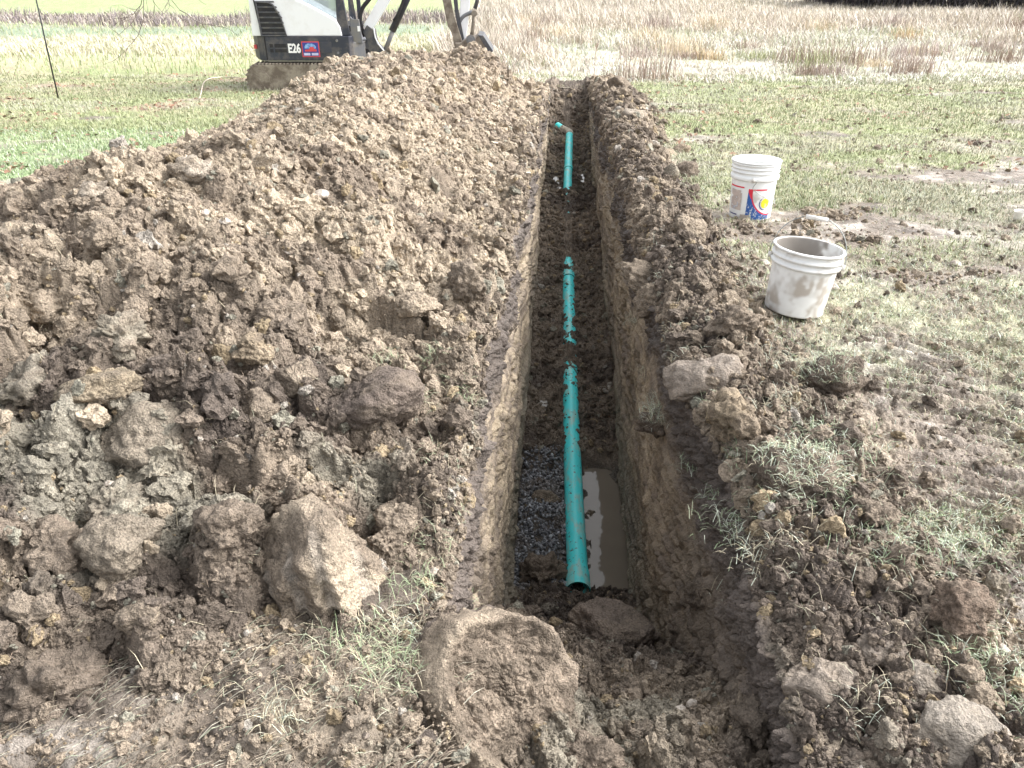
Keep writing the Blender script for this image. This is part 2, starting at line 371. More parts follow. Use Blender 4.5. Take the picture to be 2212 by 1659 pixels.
# ------------------------------------------------------------------ ground
def build_ground():
    NR = 1150
    rows = np.concatenate([np.exp(np.linspace(math.log(.45), math.log(17), 1000)), np.exp(np.linspace(math.log(17), math.log(320), 150))[1:]])
    NR = len(rows); y = rows[:, None]
    half = 1.0 * (y * .9 + 1.5)
    hw = half
    a = np.linspace(0, 1, 280)[None]; b = np.linspace(0, 1, 5)[None]; c = np.linspace(0, 1, 700)[None] ** 1.15
    lf = np.minimum(lipL(y) - .02, 1e9); rt = lipR(y) + .02
    X = np.concatenate([-hw + (lf + hw) * a, lf + (rt - lf) * b[:, 1:-1], rt + (hw - rt) * c], 1)
    Y = y + 0 * X
    Z = gz(X, Y)
    # sink the ground under the spoil and at the lips
    Z = np.where(heapH(X, Y) > .05, Z - .05, Z); Z = np.where(ridgeH(X, Y) > .02, Z - .03, Z)
    lm = np.exp(-((X - lf) / .04) ** 2) + np.exp(-((X - rt) / .04) ** 2); Z = Z - .015 * lm * (Y < Y1)
    # far tall grass land rolls a little
    Z = Z + .12 * fbm(X * .12, Y * .12, 70, 3) * sstep(18, 30, Y)
    nc = X.shape[1]
    keep = np.ones((NR - 1, nc - 1), bool)
    rmask = (rows[:-1] > Y0) & (rows[:-1] < Y1 - .1); keep[np.ix_(rmask, np.arange(279, 284))] = False
    x = X.ravel(); yy = Y.ravel()
    g = grassmask(x, yy); n = fbm(x * 3, yy * 3, 71, 4); n2 = fbm(x * .5, yy * .5, 72, 4); n4 = fbm(x * 16, yy * 16, 73, 2)
    mud = mix(np.array([.23, .188, .150]) * np.ones((len(x), 1)), np.array([.47, .42, .37]), sstep(-.15, .4, n + .3 * n4))
    mud = mix(mud, DARK * 1.0, sstep(.15, .5, fbm(x * 5, yy * 5, 75, 3)) * .7)
    mud = mix(mud, mud * np.array([.80, .79, .77]), sstep(3.2, 5, yy))
    near_g = mix(np.array([.20, .17, .115]) * np.ones((len(x), 1)), np.array([.33, .32, .21]), sstep(-.3, .4, n4 + n))
    green = mix(np.array([.25, .28, .125]) * np.ones((len(x), 1)), np.array([.34, .31, .19]), sstep(-.3, .4, n2 + .5 * n))
    fresh = np.array([.30, .40, .20])
    gc = mix(near_g, green, sstep(3.5, 7.5, yy))
    gc = mix(gc, fresh, sstep(9.5, 7.0, yy) * sstep(4, 6, yy) * (x < -2) * .9)
    c1 = mix(mud, gc, g)
    nearlip = sstep(.75, .45, np.minimum(np.abs(x - lipL(yy)), np.abs(x - lipR(yy))) + .15 * n) * (yy < 15.2)
    c1 = mix(c1, soil_col(x, yy, 3, .35 + 0 * x), nearlip)
    # dead leaf and bare earth patches on the left lawn
    lv = sstep(.02, .30, fbm(x * .6 + 5, yy * 1.1, 77, 4)) * sstep(9, 12, yy) * sstep(21, 17, yy)
    c1 = mix(c1, np.array([.30, .22, .165]), lv * .75 * (x < 2))
    straw = mix(np.array([.40, .36, .29]) * np.ones((len(x), 1)), np.array([.36, .38, .26]), sstep(-.2, .3, n2))
    straw = mix(straw, np.array([.52, .49, .44]), sstep(.0, .4, fbm(x * .7, yy * .7, 79, 3)))
    edge = 15.0 + 1.6 * fbm(x * .4, 0 * x + yy * .3, 80, 3) + .18 * np.clip(x - 6, 0, 99)
    c1 = mix(c1, straw, sstep(-.8, 1.8, yy - edge + .8 * n) * (x > -1.5) * np.clip(.75 + .25 * n2, 0, 1))
    # left distance: pale straw band, muted green, brush ditch, bright lawn
    L = x < -1.5
    yb = yy + 1.5 * noise2(x * .15, yy * .1, 81) + 1.6 * fbm(x * .5, yy * .5, 82, 3)
    def band(a_, b_, col, k=1.0):
        nonlocal c1
        c1 = mix(c1, np.array(col), sstep(a_ - 1.8, a_ + 1.8, yb) * sstep(b_ + 1.8, b_ - 1.8, yb) * L * k * .92)
    band(19.5, 23, (.38, .36, .22), .8); band(23, 28.5, (.42, .40, .31), .95); band(28.5, 34.5, (.20, .25, .17)); band(34.5, 41, (.20, .175, .16)); band(41, 400, (.27, .33, .14))
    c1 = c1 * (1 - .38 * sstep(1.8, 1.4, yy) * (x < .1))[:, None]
    c1 = c1 * (1 + .25 * n4)[:, None]
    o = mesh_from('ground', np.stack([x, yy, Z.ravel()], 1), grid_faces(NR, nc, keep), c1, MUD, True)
    tag(o, kind='structure'); return o
build_ground()

# ------------------------------------------------------------------ spoil heap (left) and ridge (right)
def build_heap():
    rows = np.exp(np.linspace(math.log(.95), math.log(14.4), 1250)); y = rows[:, None]
    lo = np.maximum(heap_xl(y) - .1, -.95 * (y * .9 + .8)); hi = lipL(y) - .03
    X = lo + (hi - lo) * np.linspace(0, 1, 760)[None]; Y = y + 0 * X
    Z = surf_heap(X, Y)
    # craggier surface: push small lumps sideways too
    X2 = X + .012 * noise2(X * 28, Y * 28, 82) * sstep(6, 3, Y); Y2 = Y + .012 * noise2(X * 28, Y * 28, 83) * sstep(6, 3, Y)
    H = heapH(X, Y); keep = (H[:-1, :-1] > -.5)
    keep &= ~((H[:-1, :-1] <= .0005) & (H[1:, 1:] <= .0005) & (H[:-1, 1:] <= .0005))
    c = soil_col(X.ravel(), Y.ravel(), 0)
    c = c * (1 + .18 * noise2(X.ravel() * 45, Y.ravel() * 45, 84))[:, None]
    # darker damp topsoil along the trench side
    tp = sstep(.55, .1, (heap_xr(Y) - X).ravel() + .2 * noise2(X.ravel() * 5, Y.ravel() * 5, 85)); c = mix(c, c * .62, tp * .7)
    o = mesh_from('spoil_heap', np.stack([X2.ravel(), Y2.ravel(), Z.ravel()], 1), grid_faces(len(rows), 760, keep), c, SOIL, True)
    tag(o, 'long heap of dug brown and tan clay soil piled left of the trench', 'dirt heap')
build_heap()

def build_ridge():
    rows = np.exp(np.linspace(math.log(.7), math.log(15.3), 1150)); y = rows[:, None]
    lo = lipR(y) + 0; hi = lipR(y) + ridge_w(y) + .03
    X = lo + (hi - lo) * np.linspace(0, 1, 250)[None]; Y = y + 0 * X
    Z = surf_ridge(X, Y); H = ridgeH(X, Y)
    keep = ~((H[:-1, :-1] <= .0005) & (H[1:, 1:] <= .0005))
    c = mix(DARK * 1.15 * np.ones((X.size, 1)), BROWN * 1.05, sstep(-.3, .3, fbm(X.ravel() * 4, Y.ravel() * 4, 86, 4)))
    c = mix(c, TAN * .9, sstep(.12, .4, fbm(X.ravel() * 2.5, Y.ravel() * 2.5, 87, 3)) * .7)
    o = mesh_from('spoil_ridge', np.stack([X.ravel(), Y.ravel(), Z.ravel()], 1), grid_faces(len(rows), 250, keep), c, SOIL, True)
    tag(o, 'low ridge of dark lumpy topsoil along the right edge of the trench', 'dirt ridge')
build_ridge()

# ------------------------------------------------------------------ trench walls and floor
def build_wall(side, name):
    rows = np.exp(np.linspace(math.log(.5), math.log(14.62), 1300)); y = rows[:, None]
    T = np.linspace(0, 1, 240)[None]
    lip = lipL(y) if side < 0 else lipR(y); foot = xL(y) - .01 if side < 0 else xR(y) + .01
    top = gz_base(lip + 0 * T, y) - .012; out = .16
    ta = .10
    flat = T < ta
    s = np.clip((T - ta) / (1 - ta), 0, 1)
    bot = np.minimum(floor_z(xL(y) + .3 + 0 * y, y, False) - .12, top - .15)[:, :1] if False else np.minimum(floor_z(xL(y) + .3, y, False) - .14, top[:, :1] - .12)
    D = s * (top[:, :1] - bot)                     # depth below lip
    prof_s = np.clip(D / 1.45, 0, 1)
    X = np.where(flat, lip + side * out * (1 - T / ta), lip + (foot - lip) * prof_s ** .8)
    Z = np.where(flat, top - .07 * (1 - T / ta), top - D)
    Y = y + 0 * T
    scr = .030 * fbm(Y * .9, D * 4.0, 90 + side, 4) + .012 * noise2(Y * 2.4, D * 34, 91 + side) * 1.3 + .007 * noise2(Y * 6, D * 90, 92)
    hole = lumps(Y * .8, D * 2.0, .06, 16 + side, .8, .5) * .4 * sstep(.05, .35, fbm(Y * 2.1, D * 5, 93 + side, 3))
    crumb = lumps(Y, D, .018, 18 + side, .7, .4) * .22
    topm = sstep(.34, .12, D + .10 * noise2(Y * 3, 0, 94 + side)) * sstep(0, .02, D)
    tl = .03 * fbm(Y * 4, D * 6, 27, 4) + lumps(Y, D, .07, 20 + side, .6, .3) * .4 + lumps(Y, D, .03, 22 + side, .8, .4) * .6 + lumps(Y, D, .014, 21 + side, .8, .4) * .5
    cr2 = np.interp(Y, [.4, 2.2, 3.2, 14], [.6, .5, 0, 0]) * (.45 * lumps(Y, D, .09, 23, .8, .4) + .4 * lumps(Y, D, .04, 24, .8, .4))
    n6 = noise2(Y * 15, D * .7 + .2 * Y, 144 + side); scr = scr + .006 * n6 * sstep(.15, .4, D) * sstep(6, 3, Y) + .006 * noise2(Y * 40, D * 2.2, 145)* sstep(5, 2.5, Y)
    off = scr + hole + crumb + topm * (tl + .01) + cr2
    off = np.where(flat, .3 * (tl + .01), off) * sstep(0, .03, D + .005)
    X = X - side * off
    n = fbm(Y * 1.6, D * 9, 95 + side, 4); n2 = noise2(Y * 2.2, D * 60, 96); n5 = fbm(Y * 7, D * 12, 97 + side, 3)
    a = ((OCHRE + TAN) * .56 if side < 0 else (OCHRE + TAN) * .46); b_ = (BROWN * 1.15 if side < 0 else BROWN * 1.05)  # left wall painted lighter than the right: light from the right in the colour
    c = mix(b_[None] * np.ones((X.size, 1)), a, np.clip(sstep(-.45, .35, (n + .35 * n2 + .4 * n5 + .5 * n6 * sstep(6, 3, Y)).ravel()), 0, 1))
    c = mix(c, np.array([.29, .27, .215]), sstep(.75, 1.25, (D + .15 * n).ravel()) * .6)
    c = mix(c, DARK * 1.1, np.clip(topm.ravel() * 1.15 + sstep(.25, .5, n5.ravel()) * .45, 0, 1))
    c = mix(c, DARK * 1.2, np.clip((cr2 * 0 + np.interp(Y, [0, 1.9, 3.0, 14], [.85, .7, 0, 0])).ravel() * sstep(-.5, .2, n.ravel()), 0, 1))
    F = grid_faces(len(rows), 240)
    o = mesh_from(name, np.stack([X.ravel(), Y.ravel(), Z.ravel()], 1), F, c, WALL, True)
    tag(o, kind='structure')
build_wall(-1, 'trench_wall'); build_wall(1, 'trench_wall')

def build_floor():
    rows = np.exp(np.linspace(math.log(.45), math.log(15.0), 1500)); y = rows[:, None]
    lo = xL(y) - .13; hi = xR(y) + .15
    X = lo + (hi - lo) * np.linspace(0, 1, 300)[None]; Y = y + 0 * X
    Z = floor_z(X, Y)
    x = X.ravel(); yy = Y.ravel()
    c = soil_col(x, yy, 5, dry=np.interp(yy, [0, 1.3, 2.2, 20], [.5, .35, .12, .12]))
    c = mix(c, GREY * .85, sstep(.2, .45, fbm(x * 3 + 4, yy * 3, 98, 3)) * sstep(2.0, 1.4, yy) * sstep(.1, .3, x) * .7)
    gm = sstep(3.05, 3.2, yy) * sstep(4.3, 4.1, yy); c = mix(c, np.array([.17, .155, .135]), gm * .8)
    c = mix(c, BROWN * .8, sstep(10, 10.5, yy) * .4)
    o = mesh_from('trench_floor', np.stack([x, yy, Z.ravel()], 1), grid_faces(len(rows), 300), c, m_soil('damp_soil', 1.0, .85, 1.0, .3, .25), True)
    tag(o, kind='structure')
build_floor()

# water in the trench bottom
def build_water():
    ys = np.linspace(2.9, 4.5, 60)
    m, t, b = mat_base('muddy_water')
    tc = t.nodes.new('ShaderNodeTexCoord'); n = nz(t, 7, 5, .6, coord=tc.outputs['Object'])
    cr = t.nodes.new('ShaderNodeMix'); cr.data_type = 'RGBA'; cr.inputs['A'].default_value = (.17, .145, .115, 1); cr.inputs['B'].default_value = (.22, .19, .15, 1)
    t.links.new(n.outputs[0], cr.inputs['Factor']); t.links.new(cr.outputs['Result'], b.inputs['Base Color'])
    b.inputs['Roughness'].default_value = .03; b.inputs['IOR'].default_value = 1.33; b.inputs['Specular IOR Level'].default_value = .85
    for (a, z, e) in ((2.95, WATER, 5.4), (10.1, -1.548, 12.0)):
        ys = np.linspace(a, e, 40); V = []
        for yv in ys: V += [(float(xL(yv)) - .03, yv, z), (float(xR(yv)) + .03, yv, z)]
        o = mesh_from('water', V, grid_faces(40, 2), None, m, True); tag(o, kind='structure')
build_water()

# ------------------------------------------------------------------ clods
def ico(sub):
    bm = bmesh.new(); bmesh.ops.create_icosphere(bm, subdivisions=sub, radius=1)
    V = np.array([v.co[:] for v in bm.verts]); F = np.array([[v.index for v in f.verts] for f in bm.faces]); bm.free(); return V, F
ICO = {k: ico(k) for k in (1, 2, 3, 4, 5)}
def clod_shape(sub, seed, rough=.12, planes=9, fine=0.05):
    V, F = ICO[sub]; r = np.random.default_rng(seed)
    N = r.normal(size=(planes, 3)); N /= np.linalg.norm(N, axis=1)[:, None]; d = r.uniform(.62, .95, planes)
    dot = V @ N.T; rr = np.where(dot > .15, d / np.maximum(dot, .15), 9).min(1); rr = np.minimum(rr, 1.12)
    rr = rr + rough * 1.2 * noise3(V * 2.1, seed % 17) - rough * 1.2 * np.abs(noise3(V * 3.7, seed % 13 + 3)) + rough * .6 * noise3(V * 6.3, seed % 11 + 5)
    if sub >= 3: rr = rr + fine * noise3(V * 11, seed % 7 + 1) + fine * .6 * noise3(V * 23, seed % 5 + 2)
    if sub >= 4:
        q = V * 9; qn = noise3(q, seed % 11 + 4); rr = rr + fine * .9 * (np.abs(qn) ** .5 - .6)
        rr = rr + fine * .45 * noise3(V * 48, 9)
    return V * rr[:, None], F
def rotmats(n, r, maxtilt=None):
    q = r.normal(size=(n, 4)); q /= np.linalg.norm(q, axis=1)[:, None]; a, b, c, d = q.T
    return np.stack([np.stack([a*a+b*b-c*c-d*d, 2*(b*c-a*d), 2*(b*d+a*c)], 1), np.stack([2*(b*c+a*d), a*a-b*b+c*c-d*d, 2*(c*d-a*b)], 1), np.stack([2*(b*d-a*c), 2*(c*d+a*b), a*a-b*b-c*c+d*d], 1)], 1)

def scatter_clods(name, P, rad, col, mat, seed=1, aniso=(.5, 1.05), rough=.26, planes=7, flat=False):
    """merge many small clods of uncountable loose soil into one mesh"""
    r = np.random.default_rng(seed)
    dist = np.linalg.norm(P - np.array([0, 0, CH]), axis=1); pr = rad * 804 / dist
    lod = np.where(pr < 2.6, 1, np.where(pr < 7, 2, np.where(pr < 16, 3, 4)))
    Vs, Fs, Cs, off = [], [], [], 0
    for L in (1, 2, 3, 4):
        for k in range(8):
            idx = np.where((lod == L) & (np.arange(len(P)) % 8 == k))[0]
            if not len(idx): continue
            V, F = clod_shape(L, seed * 100 + L * 10 + k, rough, planes)
            S = r.uniform(aniso[0], aniso[1], (len(idx), 3)) * rad[idx][:, None]
            if flat: S[:, 2] *= .5
            M = rotmats(len(idx), r)
            W = np.einsum('nij,nvj->nvi', M, V[None] * S[:, None, :]) + P[idx][:, None, :]
            n = len(V); Vs.append(W.reshape(-1, 3)); Fs.append((F[None] + (np.arange(len(idx)) * n)[:, None, None] + off).reshape(-1, 3)); off += n * len(idx)
            Cs.append(np.repeat(col[idx], n, 0))
    o = mesh_from(name, np.concatenate(Vs), np.concatenate(Fs), np.concatenate(Cs), mat, False)
    return o

def rand_col(x, y, n, s, dry=None, bright=1.0):
    c = soil_col(x, y, s, dry); r = np.random.default_rng(int(s * 10) + 5)
    c = c * r.uniform(.82, 1.22, (n, 1)) * bright
    k = r.random(n); c = np.where((k < .018)[:, None], PALE * r.uniform(.6, 1, (n, 1)), c); c = np.where(((k > .05) & (k < .09))[:, None], GREY * r.uniform(.7, 1.1, (n, 1)), c)
    c = np.where(((k > .12) & (k < .17))[:, None], OCHRE * .95 * r.uniform(.7, 1.1, (n, 1)), c)
    return c

def heap_clods():
    r = np.random.default_rng(3); N = 60000
    y = 1.12 * (14 / 1.12) ** (r.random(N) ** .95)
    lo = np.maximum(heap_xl(y), -.8 * (y * .9 + .8)); hi = lipL(y) + .01
    x = lo + (hi - lo) * r.random(N)
    H = heapH(x, y); k = H > .015; x, y = x[k], y[k]; n = len(x)
    rad = (.0032 + .0019 * y) * r.random(n) ** (-1 / 2.5); rad = np.minimum(rad, .028 + .004 * y + .02 * r.random(n))
    z = surf_heap(x, y) + rad * r.uniform(-.45, .35, n)
    P = np.stack([x, y, z], 1)
    c = rand_col(x, y, n, 0)
    tag(scatter_clods('loose_soil', P, rad, c, CLOD, 3), 'crumbled clods of clay strewn over the long heap left of the trench', 'loose soil', kind='stuff')
heap_clods()

def heap_blocks():
    r = np.random.default_rng(13); N = 230
    y = 1.35 * (4.8 / 1.35) ** r.random(N); lo = -.72 * (y * .9 + .8); hi = lipL(y) - .12
    x = lo + (hi - lo) * r.random(N); rad = r.uniform(.024, .058, N) * (.75 + .12 * y)
    z = surf_heap(x, y) + rad * r.uniform(-.25, .3, N)
    c = soil_col(x, y, 0) * r.uniform(.85, 1.2, (N, 1)); r2 = r.random(N); c = np.where((r2 < .12)[:, None], TAN * .95, c)
    tag(scatter_clods('loose_soil', np.stack([x, y, z], 1), rad, c, CLOD, 13, aniso=(.55, 1.15), rough=.30, planes=6), 'fist sized broken lumps of clay half sunk in the near part of the left heap', 'loose soil', kind='stuff')
heap_blocks()

def ridge_clods():
    r = np.random.default_rng(4); N = 15000
    y = .9 * (15 / .9) ** (r.random(N)); s = r.random(N) ** 1.0
    x = lipR(y) + .0 + (ridge_w(y) * 1.15) * s; n = N
    rad = (.0032 + .0019 * y) * r.random(n) ** (-1 / 2.4); rad = np.minimum(rad, .028 + .004 * y + .015 * r.random(n))
    z = np.maximum(np.where(ridgeH(x, y) > .004, surf_ridge(x, y), -9), gz(x, y)) + rad * r.uniform(-.45, .35, n)
    c = rand_col(x, y, n, 2, np.interp(y, [0, 3, 15], [.25, .3, .45]))
    tag(scatter_clods('loose_soil', np.stack([x, y, z], 1), rad, c, CLOD, 4), 'dark crumbly clods strewn over the low ridge right of the trench', 'loose soil', kind='stuff')
ridge_clods()

def floor_clods():
    r = np.random.default_rng(5); N = 16000
    y = .95 * (14.5 / .95) ** (r.random(N) ** 1.05); x = xL(y) - .05 + .72 * r.random(N)
    k = ~((y > 3.1) & (y < 4.28)) | (r.random(N) < .02); x, y = x[k], y[k]; n = len(x)
    k = (np.abs(x - PX(y)) > .05) | (y < 3.0) | (r.random(n) < .25); x, y = x[k], y[k]; n = len(x)
    rad = (.0032 + .0015 * y) * r.random(n) ** (-1 / 2.4); rad = np.minimum(rad, .022 + .002 * y + .012 * r.random(n))
    z = floor_z(x, y) + rad * r.uniform(-.2, .5, n)
    onp = (np.abs(x - PX(y)) < .05) & (y > 3.1); z = np.where(onp, np.maximum(z, PZ + PR * .9), z); rad = np.where(onp, rad * .55, rad)
    k = ~onp | ((y > 4.5) & (y < 10.1)) ; x, y, z, rad = x[k], y[k], z[k], rad[k]; n = len(x)
    c = rand_col(x, y, n, 5, np.interp(y, [0, 1.3, 2.2, 15], [.5, .35, .12, .2]), .85)
    tag(scatter_clods('loose_soil', np.stack([x, y, z], 1), rad, c, CLOD, 5), 'damp crumbled soil lying on the trench bottom and its near fill', 'loose soil', kind='stuff')
floor_clods()

def field_clods():
    r = np.random.default_rng(6); N = 12000
    y = 1.0 * (11 / 1.0) ** (r.random(N)); x = lipR(y) + .1 + r.random(N) ** 1.5 * (.9 * y + .9); n = N
    rad = (.0028 + .0016 * y) * r.random(n) ** (-1 / 2.2); rad = np.minimum(rad, .03)
    keep = r.random(n) < np.interp(y, [1, 2.4, 4, 11], [1, .8, .35, .2]); x, y, rad = x[keep], y[keep], rad[keep]; n = len(x)
    z = gz(x, y) + rad * r.uniform(-.3, .3, n)
    N3 = 16000; y3 = 3.5 + 12 * r.random(N3) ** 1.2; x3 = lipR(y3) + .4 + r.random(N3) * (y3 * .75); bare = sstep(.45, .1, grassmask(x3, y3)) + .03
    k3 = r.random(N3) < bare * .8 * sstep(.0, .3, fbm(x3 * 2, y3 * 2, 141, 2)) + .012; x3, y3 = x3[k3], y3[k3]; r3 = (.006 + .0016 * y3) * r.random(len(x3)) ** (-1 / 3.); r3 = np.minimum(r3, .05)
    x = np.r_[x, x3]; y = np.r_[y, y3]; rad = np.r_[rad, r3]; z = np.r_[z, gz(x3, y3) + .2 * r3]
    # near left strip in front of the heap
    xl = -1.6 + 1.5 * r.random(7000); yl = .8 + .7 * r.random(7000); kk = fbm(xl * 2.6, yl * 4, 121, 3) + .6 * (xl + .75) > -.42 - .1 * r.random(7000); xl, yl = xl[kk], yl[kk]; rl = .0032 * r.random(len(xl)) ** (-1 / 2.); rl = np.minimum(rl, .02)
    zl = gz(xl, yl) + rl * .2
    x = np.r_[x, xl]; y = np.r_[y, yl]; z = np.r_[z, zl]; rad = np.r_[rad, rl]; n = len(x)
    c = rand_col(x, y, n, 7, .3 + 0 * x)
    tag(scatter_clods('loose_soil', np.stack([x, y, z], 1), rad, c, CLOD, 6), 'small crumbs of mud scattered over the trampled ground beside the dig', 'loose soil', kind='stuff')
field_clods()

def lip_clods():
    r = np.random.default_rng(15); N = 9000
    y = .8 * (14.3 / .8) ** r.random(N); sd_ = np.where(r.random(N) < .5, -1, 1)
    x = np.where(sd_ < 0, lipL(y), lipR(y)) + sd_ * (.11 * r.random(N) - .012)
    rad = (.0035 + .0018 * y) * r.random(N) ** (-1 / 2.6); rad = np.minimum(rad, .022 + .003 * y)
    zs = np.where(sd_ < 0, surf_heap(x, y), surf_ridge(x, y)); z = np.maximum(zs, gz_base(x, y) - .02) + rad * r.uniform(-.4, .4, N)
    c = rand_col(x, y, N, 2, .2 + 0 * x, .95)
    tag(scatter_clods('loose_soil', np.stack([x, y, z], 1), rad, c, CLOD, 15), 'crumbling dark soil clinging along both upper edges of the trench', 'loose soil', kind='stuff')
lip_clods()

def gravel():
    r = np.random.default_rng(8); N = 2600
    y = 3.08 + 1.24 * r.random(N); x = xL(y) + .0 + r.random(N) * (PX(y) - .035 - xL(y)); n = N
    rad = r.uniform(.007, .0145, n); z = floor_z(x, y, False) + r.uniform(-.008, .022, n)
    base = np.array([.20, .205, .215]); c = base * r.uniform(.5, 1.9, (n, 1)); c = np.where((r.random(n) < .06)[:, None], np.array([.55, .57, .6]), c)
    brown = sstep(0, .4, fbm(x * 8, y * 8, 99, 3)); c = mix(c, BROWN * .9, brown * .45)
    tag(scatter_clods('gravel', np.stack([x, y, z], 1), rad, c, STONE, 8, aniso=(.5, 1.0), rough=.03, planes=8), 'blue grey crushed stone bedding left of the pipe', 'gravel', kind='stuff')
gravel()

# individually recognisable clods ------------------------------------------------
COLS = dict(tan=TAN, brown=BROWN, dark=DARK, grey=GREY * 1.1, pale=PALE, ochre=OCHRE, purple=PURP, mud=np.array([.26, .222, .187]), red=np.array([.22, .15, .11]))
def cell3(p, s=0):
    i = np.floor(p).astype(np.int64); b1 = np.full(len(p), 9.)
    for dx in (-1, 0, 1):
        for dy in (-1, 0, 1):
            for dz in (-1, 0, 1):
                c = i + np.array([dx, dy, dz]); k0 = (c[:, 0] * 7 + c[:, 2] * 113 + s) & 255; k1 = (c[:, 1] * 3 + c[:, 2] * 59 + 2 * s) & 255
                d = (c[:, 0] + _J[0][k0, k1] - p[:, 0]) ** 2 + (c[:, 1] + _J[1][k0, k1] - p[:, 1]) ** 2 + (c[:, 2] + _J[2][k0, k1] - p[:, 2]) ** 2
                b1 = np.minimum(b1, d)
    return np.sqrt(b1)
def granulate(W, dirs, k=1.0):
    w = W + .004 * np.stack([noise3(W * 90, 1), noise3(W * 90, 2), noise3(W * 90, 3)], 1)
    big = .012 * (.62 - cell3(w / .034, 2)); sm = .0052 * (.6 - cell3(w / .0125, 3)); 
    patch = sstep(-.35, .15, noise3(W * 11, 4))
    return W + dirs * (big * (.4 + .6 * patch) + sm * (.35 + .65 * patch))[:, None] * k
def big_clod(u, v, wpx, hpx, colname, label, seed, flat=1.0, planes=9, rough=.13, sub=5, name='soil_clod', sink=.3, cat='clod', group=None, mat=None, depth=None, grooves=False, smoothface=0):
    P, t = hit(u, v + hpx * .25)
    rx = wpx / 2 * t / 1737; rz = hpx / 2 * t / 1737; ry = depth if depth else (rx + rz) * .5
    if smoothface: rx *= 1.1; ry = rx * .85; rz = rx * .42; sink = .62; rough = max(rough, .14)
    V, F = clod_shape(sub, seed, rough, planes, .05 if not smoothface else .02)
    W = V * np.array([rx, ry, rz]) * 1.06
    if sub >= 4: W = granulate(W, V / np.linalg.norm(V, axis=1)[:, None], .6 if smoothface else 1.15)
    n = noise3(V * 2.3, seed % 9); n2 = noise3(V * 8, seed % 9 + 2)
    c0 = COLS[colname] * (1.15 if grooves else 1.0); c = mix(c0 * .72 * np.ones((len(V), 1)), c0 * 1.15, sstep(-.6, .6, n + .6 * n2)); c = mix(c, BROWN, .25 + .45 * sstep(0, .5, noise3(V * 1.9, seed % 7 + 3)))
    if colname in ('tan', 'grey', 'pale'): c = mix(c, BROWN, sstep(.1, .5, noise3(V * 1.6, seed % 5 + 5)) * .6)
    if grooves:
        g = np.sin((V[:, 0] + .12 * V[:, 2]) * 13) * sstep(-.2, .3, -V[:, 1]); W[:, 1] += g * .012; c = mix(c, PALE * .8, sstep(.1, .8, g) * .5)
    ny = -W[:, 1:2] * 0
    if mat is None: c = mix(c, soil_col(np.array([P[0]]), np.array([P[1]]), 0)[0], .12 if grooves else .42)
    o = mesh_from(name, W, F, c, mat or (MUD if smoothface else CLOD), True)
    o.location = (P[0], P[1] + ry * .25, P[2] + rz * (.5 - sink)); r = np.random.default_rng(seed); o.rotation_euler = (r.uniform(-.25, .25), r.uniform(-.2, .2), r.uniform(-.4, .4))
    if smoothface: o.rotation_euler = (R(34) + r.uniform(-.15, .15), R(-12) + r.uniform(-.2, .2), r.uniform(-.6, .6))
    tag(o, label, cat, group); return o

